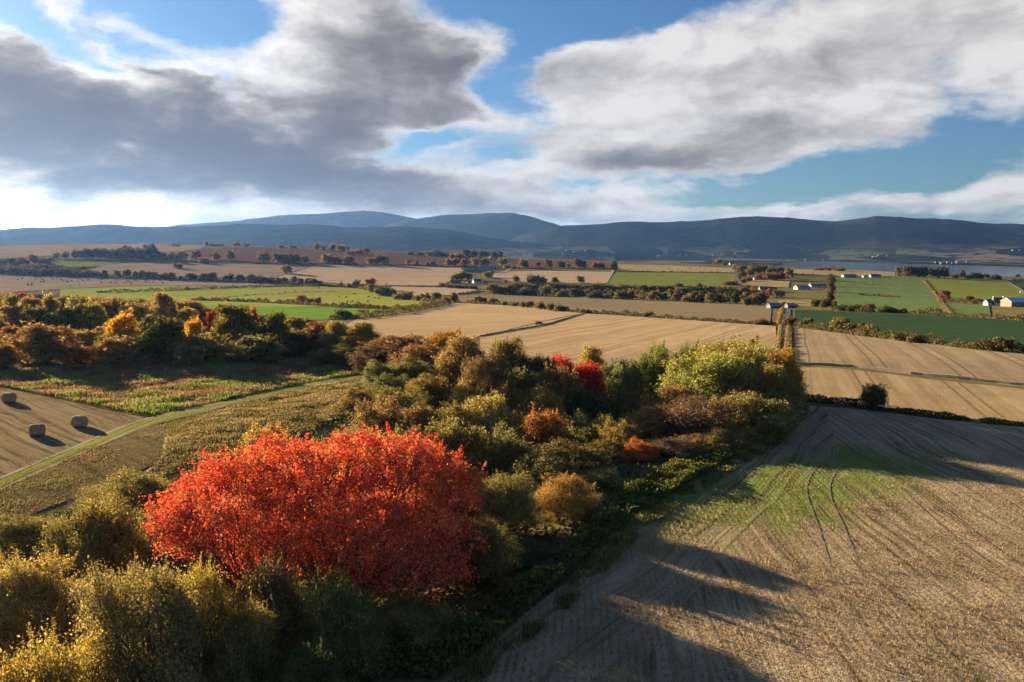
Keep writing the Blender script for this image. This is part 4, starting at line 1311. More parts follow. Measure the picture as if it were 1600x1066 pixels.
# the dark strip of wood across the centre right
far_row('in the front line of the central dark wood', auto_row(762, 1195, 459, 478, 446, 458, 34, 17, 4), [GREEN_D, OLIVE_D, OLIVE_D, GREEN_D, OLIVE], group='dark wood across the middle')
far_row('in the back line of the central dark wood', auto_row(806, 1190, 452, 464, 440.5, 449, 26, 18, 4), [GREEN_D, OLIVE_D, OLIVE, OCHRE, GREEN_D], group='dark wood across the middle')
far_row('behind the dark wood, by the hidden cottage', [(1060, 448, 441, 12, RUST), (1092, 452, 443, 12, OLIVE), (1103, 455, 445, 8, OLIVE_D), (1128, 456, 447, 12, ORANGE), (1140, 456, 447, 13, RUST), (1150, 455, 448, 12, ORANGE), (1135, 446, 438, 12, OLIVE), (1145, 446, 437, 13, OLIVE_L), (1178, 457, 447, 9, RUST), (1166, 456, 446, 12, OLIVE_D)],
        MX, group='trees by the cottage')
far_row('in the clump right of the upper green field', [(1123, 414, 403, 11, OLIVE_L), (1131, 415, 408, 9, OLIVE_D), (1148, 423, 412, 7, OLIVE_L), (1158, 424, 411, 15, OLIVE), (1160, 434, 421, 13, GREEN), (1172, 433, 416, 14, OLIVE), (1185, 428, 412, 18, OLIVE_D), (1196, 428, 414, 13, OLIVE), (1190, 437, 424, 18, RUST), (1205, 432, 416, 15, OLIVE_D), (1216, 430, 417, 13, GREEN_D),
        (1204, 438, 426, 18, BROWN), (1220, 438, 424, 16, RUST), (1233, 436, 418, 11, YEL_G), (1229, 437, 425, 8, OCHRE), (1168, 440, 431, 12, BROWN), (1161, 444, 434, 9, OLIVE)], MX, group='clump right of the upper field')
far_row('along the row left of the light crop', [(1297, 432, 428, 8), (1299, 440, 429, 10), (1298, 448, 433, 10), (1299, 457, 440, 9), (1298, 464, 448, 9), (1297, 472, 456, 10), (1280, 480, 466, 16), (1291, 481, 464, 14), (1272, 480, 469, 12), (1302, 480, 470, 12, BROWN), (1285, 481, 473, 9, OLIVE)], [OLIVE_D, MAUVE, OLIVE_D], group='paddock row')
far_row('among the cottages by the lane end', [(1205, 466, 452, 13, RUST), (1213, 467, 454, 13, OLIVE), (1221, 465, 455, 12, OLIVE_D), (1177, 478, 462, 14, OLIVE), (1168, 479, 465, 12, GREEN_D), (1224, 479, 472, 9, OLIVE_D), (1242, 481, 473, 10, BROWN), (1232, 479, 474, 8)], MX, group='trees among the cottages')
far_row('in the hedge between the two green crops', [(1319, 486, 475, 18), (1332, 487, 476, 14), (1349, 487, 473, 22), (1361, 487, 475, 14), (1382, 489, 474, 20, GREEN), (1399, 489, 483, 12)], [GREEN_D, OLIVE_D], group='hedge between the green fields')
far_row('in the hedge below the dark green field', [(1235, 509, 495, 22, (0.24, 0.16, 0.05)), (1262, 510, 498, 14, OLIVE_L), (1316, 519, 497, 24, YEL_G), (1304, 518, 504, 12, OCHRE), (1331, 521, 503, 20, OLIVE_D), (1345, 524, 504, 16, OLIVE_D), (1360, 526, 504, 24, OLIVE), (1388, 530, 522, 14, OCHRE), (1408, 533, 514, 26, OLIVE), (1430, 536, 518, 20, OLIVE_D),
        (1546, 548, 526, 34, OLIVE_D), (1567, 550, 527, 30, OLIVE_D), (1594, 552, 540, 18, OLIVE_D)], MX, group='hedge below the dark green field')
far_row('in the dark belt by the water', [(1403, 432, 416, 14, BROWN), (1418, 433, 415, 16), (1426, 433, 416, 14), (1436, 434, 418, 14), (1445, 434, 418, 12), (1455, 434, 417, 13), (1466, 435, 418, 15), (1475, 435, 418, 13), (1491, 435, 426, 9), (1502, 435, 422, 10), (1514, 436, 427, 12), (1527, 436, 425, 12), (1540, 436, 427, 12), (1555, 437, 428, 13)],
        [OLIVE_D, GREEN_D], group='belt by the water')
far_row('on the pale field edge by the water', [(1275, 423, 418, 8, OLIVE_L), (1283, 423, 418, 8, RUST), (1293, 423, 416, 9, RUST), (1303, 423, 417, 9, RUST), (1312, 424, 416, 12, OLIVE)], MX, group='trees at the water edge')
far_row('beside the white farm on the right', [(1499, 473, 467, 10), (1515, 473, 463, 15), (1526, 475, 466, 15), (1590, 433, 428, 5), (1486, 472, 466, 10)], [OLIVE_D, GREEN_D], group='trees beside the right farm')

# ------------------------------------------------------------------ hedges, dykes
def hedge(name, pts, height, width, tint, label, cat='hedge', gaps=0.02, group=None, seed=1):
    rng_ = np.random.default_rng(seed)
    g = [Vector(ground(*p_)) for p_ in pts]
    cen = sum(g, Vector((0, 0))) / len(g)
    z0 = tz(cen.x, cen.y)
    P_, N_ = [], []
    h_in, w_in = height, width
    for a, b2 in zip(g[:-1], g[1:]):
        L = (b2 - a).length
        D = max(30, 0.5 * (a.y + b2.y))
        height, width = h_in * (1.7 if D > 300 else 1), w_in * (1.6 if D > 300 else 1)
        ls = min(1.3, max(0.22, D / 800 * 1.25))
        n_ = int(min(2400, max(40, L * (height + width) * 2.2 / (ls * ls * 0.5))))
        t_ = rng_.random(n_)
        hn = hash_noise(t_ * L / 3.0 + a.x, t_ * 0 + a.y, seed, 3) + 0.5
        keep = hn > gaps
        t_, hn = t_[keep], hn[keep]
        hh = height * (0.35 + 1.25 * np.clip(hn, 0, 1))
        th = rng_.random(len(t_)) * math.pi
        rr = 0.75 + 0.3 * rng_.random(len(t_))
        d_ = (b2 - a).normalized()
        nx_, ny_ = d_.y, -d_.x
        off = np.cos(th) * rr * width * 0.5
        x_ = a.x + (b2.x - a.x) * t_ + nx_ * off
        y_ = a.y + (b2.y - a.y) * t_ + ny_ * off
        z_ = terrain(x_, y_) + np.abs(np.sin(th)) * hh * rr
        P_.append(np.stack([x_ - cen.x, y_ - cen.y, z_ - z0, np.full(len(t_), ls)], -1))
        N_.append(np.stack([nx_ * np.cos(th), ny_ * np.cos(th), np.sin(th)], -1))
    P_ = np.concatenate(P_)
    N_ = np.concatenate(N_)
    v = leaves(P_[:, :3], N_, P_[:, 3], rng_, 0.8, 0.7)
    nc = max(5, len(P_) // 15)
    c = leaf_cols(len(P_), PAL_N, rng_.integers(0, nc, len(P_)), nc, rng_)
    o_ = link(name, poly_mesh(name, v, 4, LEAF, c), None, (cen.x, cen.y, z0))
    o_.color = (*tint, 1)
    return tag(o_, label, cat, group)


HD = (0.115, 0.112, 0.042)
HG = 'field hedges'
for i, (pts, hh, ww, tint, lab) in enumerate([
    ([(1237, 624), (1290, 630), (1345, 637), (1400, 643), (1460, 652), (1530, 660), (1600, 666), (1720, 682)], 0.65, 1.5, HD, 'dark hedge along the top of the large right field'),
    ([(1243, 511), (1310, 520), (1370, 528), (1440, 536), (1520, 546), (1600, 553), (1740, 566)], 1.5, 2.0, HD, 'dark hedge below the dark green crop field'),
    ([(1300, 485), (1350, 488), (1400, 489), (1470, 493), (1600, 502)], 1.2, 1.6, HD, 'hedge along the top of the dark green crop field'),
    ([(1214, 556), (1217, 535), (1219, 510)], 0.45, 1.0, (0.30, 0.25, 0.09), 'tall straw coloured hedge on the left of the lane'),
    ([(1229, 572), (1231, 540), (1232, 512)], 0.6, 1.6, (0.24, 0.19, 0.08), 'thick yellow-brown hedge on the right of the lane'),
    ([(1215, 506), (1219, 492), (1222, 482)], 0.35, 1.2, (0.30, 0.20, 0.05), 'golden hedge along the far stretch of the lane'),
    ([(1010, 495), (900, 488)], 0.9, 0.9, HD, 'thin hedge above the golden stubble, left part'),
    ([(1212, 508.5), (1100, 501.5), (1014, 495.5)], 0.9, 0.9, HD, 'thin dark hedge between grey and golden stubble'),
    ([(712, 474), (800, 478), (880, 487), (912, 490)], 1.0, 1.2, HD, 'low hedge between grey stubble and pale stubble'),
    ([(515, 500), (560, 498), (620, 491), (660, 484), (700, 477)], 1.5, 2.0, HD, 'dark hedge below the bright green field'),
    ([(300, 470), (400, 473), (470, 477), (530, 481), (615, 484)], 1.2, 1.6, HD, 'hedge between the pasture and the bright green field'),
    ([(150, 458), (240, 455), (293, 453), (400, 449), (500, 447.5)], 1.3, 1.8, HD, 'thin dark hedge across the upper left pasture'),
    ([(290, 468), (400, 461), (460, 458), (540, 455)], 0.5, 0.8, OLIVE, 'faint low hedge crossing the yellow-green pasture'),
    ([(500, 447), (560, 451), (600, 460), (640, 469), (700, 476)], 1.3, 2.0, HD, 'hedge curving down the right side of the pasture'),
    ([(160, 434), (300, 438.5), (400, 442), (500, 447)], 1.2, 2.0, HD, 'long dark hedge above the pale grazed field'),
    ([(600, 447.5), (690, 449.5), (745, 452)], 0.8, 1.2, HD, 'hedge below the striped pale stubble'),
    ([(715, 461), (735, 458), (750, 455.5)], 0.9, 1.2, HD, 'short hedge leading to the dark wood'),
    ([(964, 424.8), (1060, 426), (1148, 427.6)], 1.0, 1.6, HD, 'hedge between the far pale field and the green field'),
    ([(1442, 438), (1463, 462), (1485, 492)], 0.6, 1.2, (0.20, 0.15, 0.075), 'brown hedge beside the farm track on the right'),
    ([(1484, 473), (1545, 476)], 1.0, 1.5, HD, 'dark hedge left of the white farm'),
    ([(1340, 462), (1370, 463.5), (1405, 465)], 0.8, 1.6, MAUVE, 'dark brown strip of scrub in the light green field'),
    ([(1308, 444), (1380, 446), (1450, 447)], 0.4, 0.8, OLIVE_D, 'thin line of scrub across the light green field'),
    ([(1237, 428.6), (1310, 432.4)], 0.8, 1.4, HD, 'low hedge under the pale field by the water'),
    ([(750, 416), (700, 417), (600, 413.5), (495, 412.5), (400, 411.5)], 1.0, 2.0, HD, 'hedge along the foot of the brown ploughed slope'),
    ([(800, 421), (880, 421), (958, 422)], 1.0, 2.0, HD, 'hedge under the ploughed ridge in the centre'),
    ([(70, 413), (110, 419), (150, 419)], 1.0, 2.0, HD, 'hedge below the small far green field'),
    ([(1552, 498), (1600, 501), (1700, 508)], 1.6, 2.2, HD, 'dark hedge at the right edge below the farm'),
]):
    hedge('hedge', pts, hh, ww, tint, lab, group=HG, seed=100 + i)

M_STONE = plain_mat('dyke_stone', (0.33, 0.27, 0.18), 0.95, 0.5, 3.0, 0.8)


def dyke(pts, label, height=0.5, width=0.6):
    """a dry-stone field wall, uneven along its top"""
    g = [Vector(ground(*p_)) for p_ in pts]
    cen = g[0]
    z0 = tz(cen.x, cen.y)
    vs, fs = [], []
    for a, b2 in zip(g[:-1], g[1:]):
        n_ = int(max(2, (b2 - a).length / 1.6))
        for i in range(n_ if b2 is not g[-1] else n_ + 1):
            p_ = a.lerp(b2, i / n_)
            d_ = (b2 - a).normalized()
            nn = Vector((d_.y, -d_.x))
            hh = height * random.uniform(0.7, 1.12)
            for s_, z_ in ((-0.5, -0.3), (-0.36, hh), (0.36, hh), (0.5, -0.3)):
                q_ = p_ + nn * s_ * width * random.uniform(0.85, 1.15)
                vs.append((q_.x - cen.x, q_.y - cen.y, tz(q_.x, q_.y) - z0 + z_))
    for i in range(len(vs) // 4 - 1):
        for j in range(3):
            fs.append((i * 4 + j, i * 4 + j + 1, i * 4 + j + 5, i * 4 + j + 4))
    o_ = link('stone_dyke', poly_mesh('stone_dyke', vs, fs, M_STONE), None, (cen.x, cen.y, z0))
    tag(o_, label, 'wall', 'stone field walls')


dyke([(1243, 569), (1330, 574), (1424, 585), (1600, 603.5), (1720, 617)], 'low stone wall between the two stubble fields on the right')
dyke([(752, 526), (800, 517), (860, 506), (914, 490)], 'low stone wall between the two central stubble fields')
dyke([(428, 435), (470, 423), (496, 415)], 'low stone wall below the lone round tree')
strip('field_margin', [(748, 528), (800, 519), (860, 508), (912, 492)], 1.8, M_OLIVE, 0.07)
strip('field_margin', [(1243, 571.5), (1330, 576.5), (1424, 588), (1600, 607), (1720, 621)], 2.4, M_OLIVE, 0.07)

# ------------------------------------------------------------------ buildings
M_WHITE = plain_mat('white_harling', (0.52, 0.52, 0.51), 0.8, 0.06, 2.0, 0.2)
M_CREAM = plain_mat('cream_harling', (0.55, 0.52, 0.46), 0.85, 0.1, 2.0, 0.2)
M_SLATE = plain_mat('slate', (0.075, 0.08, 0.095), 0.6, 0.3, 3.0, 0.3)
M_SLATE_B = plain_mat('blue_grey_sheeting', (0.17, 0.20, 0.26), 0.5, 0.15, 1.0, 0.1)
M_SHEET = plain_mat('grey_sheeting', (0.20, 0.21, 0.22), 0.5, 0.2, 1.0, 0.1)
M_PALE = plain_mat('pale_sheeting', (0.50, 0.54, 0.60), 0.45, 0.1, 1.0, 0.1)
M_GLASS = plain_mat('window_glass', (0.03, 0.035, 0.045), 0.15, 0.1, 1.0, 0.0, 0.6)
M_DOOR = plain_mat('painted_door', (0.10, 0.06, 0.05), 0.6, 0.2, 2.0, 0.1)
M_STONEB = plain_mat('stone_walling', (0.24, 0.20, 0.16), 0.9, 0.3, 2.0, 0.5)


def box(bm, x0, x1, y0, y1, z0, z1):
    v = [bm.verts.new(p_) for p_ in ((x0, y0, z0), (x1, y0, z0), (x1, y1, z0), (x0, y1, z0), (x0, y0, z1), (x1, y0, z1), (x1, y1, z1), (x0, y1, z1))]
    for f in ((3, 2, 1, 0), (4, 5, 6, 7), (0, 1, 5, 4), (1, 2, 6, 5), (2, 3, 7, 6), (3, 0, 4, 7)):
        bm.faces.new([v[i] for i in f])


def bm_obj(name, bm, mat, parent):
    bmesh.ops.recalc_face_normals(bm, faces=bm.faces[:])
    me_ = bpy.data.meshes.new(name)
    bm.to_mesh(me_)
    bm.free()
    me_.materials.append(mat)
    return link(name, me_, parent)


def house(px_, py_, wpx, eave, rz, label, walls=None, roof=None, depth=6.0, pitch=0.75, chim=1, wins=3, cat='house', name='house', storeys=1, dormers=0):
    x_, y_ = ground(px_, py_)
    L = wpx / FX * y_
    e = bpy.data.objects.new(name, None)
    COL.objects.link(e)
    e.location = (x_, y_, tz(x_, y_))
    e.rotation_euler = (0, 0, rz)
    tag(e, label, cat)
    hx, hy = L / 2, depth / 2
    ridge = eave + hy * pitch
    bm = bmesh.new()
    prof = [(-hy, -0.5), (hy, -0.5), (hy, eave), (0, ridge), (-hy, eave)]
    a = [bm.verts.new((-hx, y0, z0)) for y0, z0 in prof]
    b2 = [bm.verts.new((hx, y0, z0)) for y0, z0 in prof]
    bm.faces.new(a)
    bm.faces.new(b2[::-1])
    for i in range(5):
        j = (i + 1) % 5
        bm.faces.new((a[i], b2[i], b2[j], a[j]))
    bm_obj('wall', bm, walls or M_WHITE, e)
    bm = bmesh.new()
    o_, t_ = 0.35, 0.16
    for s_ in (-1, 1):
        y1, z1 = s_ * (hy + o_), eave - o_ * pitch + 0.04
        pts_ = [(y1, z1), (0, ridge + 0.04), (0, ridge + t_ + 0.04), (y1, z1 + t_)]
        aa = [bm.verts.new((-hx - 0.25, p_[0], p_[1])) for p_ in pts_]
        bb = [bm.verts.new((hx + 0.25, p_[0], p_[1])) for p_ in pts_]
        bm.faces.new(aa)
        bm.faces.new(bb[::-1])
        for i in range(4):
            j = (i + 1) % 4
            bm.faces.new((aa[i], bb[i], bb[j], aa[j]))
    rf = bm_obj('roof', bm, roof or M_SLATE, e)
    for c in range(chim):
        bm = bmesh.new()
        cx = (-hx + 0.5) if c == 0 else (hx - 0.5)
        box(bm, cx - 0.35, cx + 0.35, -0.35, 0.35, ridge - 0.5, ridge + 0.95)
        bm_obj('chimney', bm, walls or M_WHITE, rf)
    for d_ in range(dormers):
        cx = -hx + (d_ + 0.5) * L / dormers
        bm = bmesh.new()
        box(bm, cx - 0.6, cx + 0.6, -hy * 0.8, -hy * 0.2, eave + 0.3, eave + 1.6)
        bm_obj('dormer', bm, walls or M_WHITE, rf)
    for s_ in range(storeys):
        for w_ in range(wins):
            cx = -hx + (w_ + 0.5) * L / wins
            zc = eave * (s_ + 0.55) / storeys
            if s_ == 0 and w_ == wins // 2 and wins > 1:
                bm = bmesh.new()
                box(bm, cx - 0.5, cx + 0.5, -hy - 0.05, -hy + 0.05, 0.0, min(2.0, eave - 0.2))
                bm_obj('door', bm, M_DOOR, e)
                continue
            bm = bmesh.new()
            box(bm, cx - 0.5, cx + 0.5, -hy - 0.04, -hy + 0.05, zc - 0.55, zc + 0.55)
            wn_ = bm_obj('window', bm, M_WHITE, e)
            bm = bmesh.new()
            box(bm, cx - 0.4, cx + 0.4, -hy - 0.06, -hy, zc - 0.45, zc + 0.45)
            bm_obj('pane', bm, M_GLASS, wn_)
    return e


house(745, 442.5, 13, 2.6, 0.5, 'white farmhouse with slate roof below the grey sheds', chim=2)
house(757, 443.5, 7, 2.0, 0.3, 'small white outbuilding right of the white farmhouse', chim=0, wins=2, depth=4)
house(733, 444, 6, 1.9, 0.3, 'small white shed left of the white farmhouse', chim=0, wins=1, depth=4)
house(748, 425, 46, 3.4, 0.05, 'long grey farm shed on the upper farm', M_STONEB, M_SHEET, 14, 0.35, 0, 4, 'barn', 'farm_shed')
house(762, 420.5, 26, 3.2, 0.05, 'second grey farm shed behind the long one', M_STONEB, M_SHEET, 12, 0.35, 0, 3, 'barn', 'farm_shed')
house(712, 443, 16, 2.2, 0.1, 'grey roofed cottages left of the white farmhouse', M_STONEB, M_SLATE, 5, 0.7, 1, 3)
house(770, 403, 10, 3.0, 0.2, 'small white house among the trees of the upper farm', chim=1)
house(275, 385, 12, 2.4, 0.1, 'dark blue-grey shed on the far left skyline', M_SLATE_B, M_SLATE_B, 8, 0.4, 0, 2, 'barn', 'farm_shed')
house(1199, 456, 27, 2.6, 0.1, 'slate roofed cottage with white dormers by the lane end', chim=2, dormers=3)
house(1253, 452.5, 23, 2.4, 0.25, 'grey-blue bungalow in front of the paddock', M_CREAM, M_SLATE_B, 8, 0.45, 1, 3)
house(1277, 449, 26, 2.2, 0.15, 'pale bungalow behind the grey-blue one', M_WHITE, M_SLATE, 7, 0.45, 1, 3)
house(1209, 482, 18, 1.5, 0.1, 'blue-grey roofed shed at the end of the lane', M_SLATE, M_SLATE_B, 5, 0.5, 0, 2, 'barn', 'farm_shed')
house(1234, 482, 12, 1.7, 0.1, 'low blue-grey shed right of the lane', M_SLATE, M_SLATE_B, 4, 0.5, 0, 2, 'barn', 'farm_shed')
house(1326, 434, 20, 3.0, 0.05, 'long grey barn beside the pale field at the water', M_SLATE_B, M_SHEET, 9, 0.4, 0, 3, 'barn', 'farm_shed')
house(1351, 434, 9, 2.6, 1.4, 'white gable-ended house right of the long grey barn', chim=1, wins=2)
house(1367, 434, 16, 2.6, 0.0, 'white house with dark roof beside the pale field', chim=2)
house(1115, 456, 11, 2.8, 1.2, 'pale gabled cottage hidden in the dark wood', M_CREAM, M_SLATE, 6, 0.8, 1, 2)
house(1559, 478, 18, 2.3, 0.0, 'two-storey white farmhouse on the right', chim=2, storeys=2, depth=6.5)
house(1544, 478, 9, 1.9, 0.0, 'low white wing left of the right farmhouse', chim=0, wins=2, depth=5)
house(1600, 480, 58, 3.2, 0.0, 'long shed with pale roof at the right edge', M_STONEB, M_PALE, 10, 0.4, 0, 5, 'barn', 'farm_shed')
house(1144, 414, 9, 2.6, 0.1, 'white house beyond the far clump of trees', chim=1)
house(1224, 435.5, 8, 2.0, 0.1, 'pale caravan-like hut under the trees', M_CREAM, M_PALE, 3, 0.2, 0, 2, 'hut', 'garden_hut')
house(1181, 437.5, 8, 2.0, 0.1, 'small pale hut at the edge of the rough field', M_CREAM, M_SHEET, 4, 0.4, 0, 2, 'hut', 'garden_hut')

# white tank by the right edge
x_, y_ = ground(1595, 458)
bm = bmesh.new()
bmesh.ops.create_cone(bm, cap_ends=True, segments=20, radius1=1.0, radius2=1.0, depth=1.6, matrix=Matrix.Translation((0, 0, 0.75)))
bmesh.ops.create_uvsphere(bm, u_segments=20, v_segments=8, radius=1.0, matrix=Matrix.Translation((0, 0, 1.5)) @ Matrix.Diagonal((1, 1, 0.45, 1)))
me_ = bpy.data.meshes.new('storage_tank')
bm.to_mesh(me_)
bm.free()
me_.materials.append(M_WHITE)
tag(link('storage_tank', me_, None, (x_, y_, tz(x_, y_))), 'small white round tank beside the track at the right edge', 'tank')

# far shore: pale houses of the town across the water
rf_ = random.Random(4)
bm = bmesh.new()
box(bm, -9, 9, -6, 6, -3, 6)
for s_ in (-1, 1):
    v = [bm.verts.new(p_) for p_ in ((-9.4, s_ * 6.6, 5.6), (9.4, s_ * 6.6, 5.6), (9.4, 0, 10), (-9.4, 0, 10))]
    bm.faces.new(v)
for s_ in (-9, 9):
    bm.faces.new([bm.verts.new(p_) for p_ in ((s_, -6, 6), (s_, 6, 6), (s_, 0, 10))])
fh = bpy.data.meshes.new('far_house')
bmesh.ops.recalc_face_normals(bm, faces=bm.faces[:])
bm.to_mesh(fh)
bm.free()
fh.materials.append(plain_mat('far_harling', (0.20, 0.195, 0.19), 0.9, 0.1))
bpy.context.view_layer.update()
dg = bpy.context.evaluated_depsgraph_get()
for (cx, cy, sx, sy, n_) in ((1480, 411, 34, 2.2, 12), (1090, 399, 60, 2.5, 10), (880, 394, 60, 4, 14), (1250, 408, 40, 2, 6), (1580, 392, 10, 1, 3), (1360, 402, 40, 3, 6)):
    for i in range(n_):
        px_, py_ = cx + rf_.gauss(0, sx * 0.5), cy + rf_.gauss(0, sy * 0.5)
        d_ = pix_dir(px_, py_).normalized()
        hit, loc, nrm, fi, ob, mt = S.ray_cast(dg, Vector((0, 0, H)) + d_ * 2450, d_)
        if not hit or ob.name.split('.')[0] not in ('hills', 'low_hills', 'plain'):
            continue
        o_ = link('far_house', fh, None, loc)
        o_.rotation_euler = (0, 0, rf_.uniform(-0.5, 0.5))
        o_.scale = [rf_.uniform(0.45, 0.85)] * 3
        tag(o_, 'tiny pale house of the town on the far shore', 'house', 'houses on the far shore')

# ------------------------------------------------------------------ bales
def straw_mat():
    m, b, o = new_mat('bale_straw')
    t = b.n.new('ShaderNodeTexCoord').outputs['Object']
    n_a = b.noise(b.mapping(t, scale=(3, 14, 14)), 2.0, 5, 0.65)[0]
    n_b = b.noise(t, 9.0, 4, 0.7)[0]
    c = b.mix(b.mr(n_a, 0.3, 0.7), (0.24, 0.18, 0.11), (0.40, 0.315, 0.205))
    c = b.mix(b.mr(n_b, 0.5, 0.75, 0, 0.6), c, (0.13, 0.09, 0.055))
    principled(b, o, c, 0.95, n_b, 1.0, 0.05, 0.1)
    return m


M_STRAW = straw_mat()


def bale(px_, py_, rz, label, D=1.32, L=1.42):
    x_, y_ = ground(px_, py_)
    rng_ = np.random.default_rng(int(px_))
    prof = [(-0.5, 0.0), (-0.5, 0.30), (-0.497, 0.62), (-0.485, 0.83), (-0.45, 0.95), (-0.36, 1.0), (-0.12, 1.0), (0.0, 0.99), (0.12, 1.0), (0.36, 1.0), (0.45, 0.95), (0.485, 0.83), (0.497, 0.62), (0.5, 0.30), (0.5, 0.0)]
    seg = 36
    vs, fs = [], []
    for i, (a, r_) in enumerate(prof):
        for j in range(seg):
            th = 2 * math.pi * j / seg
            q_ = r_ * D / 2 * (1 + 0.018 * rng_.normal())
            zz = math.sin(th) * q_
            zz = max(zz, -D / 2 * 0.93)          # settled on the ground
            vs.append((a * L + 0.012 * rng_.normal(), math.cos(th) * q_, zz + D / 2 * 0.92))
    for i in range(len(prof) - 1):
        for j in range(seg):
            fs.append((i * seg + j, i * seg + (j + 1) % seg, (i + 1) * seg + (j + 1) % seg, (i + 1) * seg + j))
    # a few loose straws standing off
    o_ = link('hay_bale', poly_mesh('hay_bale', vs, fs, M_STRAW, smooth=True), None, (x_, y_, tz(x_, y_) + 0.05))
    o_.rotation_euler = (0, 0, rz)
    tag(o_, label, 'hay bale', 'round bales in the left field')


bale(59, 682, 0.35, 'round straw bale lowest in the left field, beside the grass track')
bale(125, 668, -0.15, 'round straw bale right of the other two, nearest the scarlet tree')
bale(15, 629, -0.25, 'round straw bale at the left edge, highest of the three')

# ------------------------------------------------------------------ grazing animals (small in the picture)
def animal_mesh(name, mat):
    bm = bmesh.new()
    bmesh.ops.create_icosphere(bm, subdivisions=2, radius=1, matrix=Matrix.Translation((0, 0, 0.62)) @ Matrix.Diagonal((0.58, 0.27, 0.28, 1)))
    bmesh.ops.create_icosphere(bm, subdivisions=1, radius=1, matrix=Matrix.Translation((0.74, 0, 0.40)) @ Matrix.Rotation(0.7, 4, 'Y') @ Matrix.Diagonal((0.19, 0.085, 0.10, 1)))
    bmesh.ops.create_cone(bm, cap_ends=True, segments=7, radius1=0.15, radius2=0.09, depth=0.34, matrix=Matrix.Translation((0.60, 0, 0.54)) @ Matrix.Rotation(2.2, 4, 'Y'))
    for sx in (-0.36, 0.36):
        for sy in (-0.13, 0.13):
            bmesh.ops.create_cone(bm, cap_ends=True, segments=6, radius1=0.04, radius2=0.065, depth=0.5, matrix=Matrix.Translation((sx, sy, 0.25)))
    bmesh.ops.create_cone(bm, cap_ends=True, segments=5, radius1=0.03, radius2=0.015, depth=0.25, matrix=Matrix.Translation((-0.58, 0, 0.55)))
    me2 = bpy.data.meshes.new(name)
    bm.to_mesh(me2)
    bm.free()
    me2.materials.append(mat)
    me2.polygons.foreach_set('use_smooth', np.ones(len(me2.polygons), bool))
    return me2


M_DARKF = plain_mat('dark_hide', (0.05, 0.035, 0.03), 0.95, 0.2, 8, 0.5)
M_PALEF = plain_mat('pale_hide', (0.45, 0.42, 0.36), 0.95, 0.15, 8, 0.5)
SD, SP_ = animal_mesh('dark_cow', M_DARKF), animal_mesh('pale_cow', M_PALEF)
GR = [(18, 431), (4, 432.5), (31, 433.5), (34, 437), (36, 436), (28, 438.5), (55, 436.5), (56, 437.5), (66, 438), (54, 441), (64, 442), (69, 441.5), (44, 444.5), (50, 443.5), (50, 446.5), (44, 447), (80, 434.5), (82, 437), (88, 436.5), (97, 437.5), (96, 438),
      (98, 441), (106, 442), (112, 440), (122, 441.5), (130, 440.5), (123, 436), (138, 438), (139, 439), (124, 445.5), (132, 445), (110, 448.5), (153, 437.5), (158, 437.5), (160, 436.5), (165, 437), (168, 436.5), (159, 442), (158, 444), (173, 443.5), (181, 443),
      (182, 438.5), (194, 437), (198, 439.5), (196, 442), (201, 441.5), (206, 441.5), (213, 439.5), (204, 445), (212, 439), (228, 441.5), (239, 442.5), (240, 439.5), (254, 444), (287, 440), (292, 440.5), (305, 440), (322, 440.5), (268, 441), (250, 440)]
for px_, py_ in GR:
    x_, y_ = ground(px_, py_)
    o_ = link('cow', SD, None, (x_, y_, tz(x_, y_) + 0.22))
    o_.rotation_euler = (0, 0, random.uniform(0, 6.28))
    s_ = random.uniform(1.6, 2.1)
    o_.scale = (s_, s_, s_)
    tag(o_, 'dark grazing cow scattered over the pale field at the far left', 'cow', 'dark cattle in the pale left field')
for px_, py_, me2 in [(530, 465, SD), (541, 466.5, SD), (552, 460.5, SD), (555, 461, SD), (576, 465.5, SD), (586, 467.5, SD), (592, 468, SD), (535, 461.5, SP_), (529, 471, SP_), (543, 473.5, SD), (551, 473, SD), (548, 474.5, SD), (560, 475, SD), (575, 473, SD), (499, 451.5, SD),
                      (460, 456, SD), (446, 458, SD), (396, 453, SD), (437, 460, SD), (541, 456, SP_), (520, 457, SP_), (385, 462, SP_)]:
    x_, y_ = ground(px_, py_)
    o_ = link('cow', me2, None, (x_, y_, tz(x_, y_) + 0.18))
    o_.rotation_euler = (0, 0, random.uniform(0, 6.28))
    o_.scale = (1.7, 1.7, 1.7)
    tag(o_, ('dark' if me2 is SD else 'pale') + ' grazing cow on the yellow-green pasture in the left middle distance', 'cow', 'cattle on the yellow-green pasture' if me2 is SD else 'pale cattle on the yellow-green pasture')
for i in range(16):
    px_ = 985 + i * 9.6 + random.uniform(-3, 3)
    x_, y_ = ground(px_, random.uniform(417, 423) + (px_ - 985) * 0.008)
    o_ = link('cow', SD, None, (x_, y_, tz(x_, y_) + 0.30))
    o_.rotation_euler = (0, 0, random.uniform(0, 6.28))
    o_.scale = (1.7, 1.7, 1.7)
    tag(o_, 'dark grazing cow on the pale strip above the far green field', 'cow', 'cattle on the far pale strip')

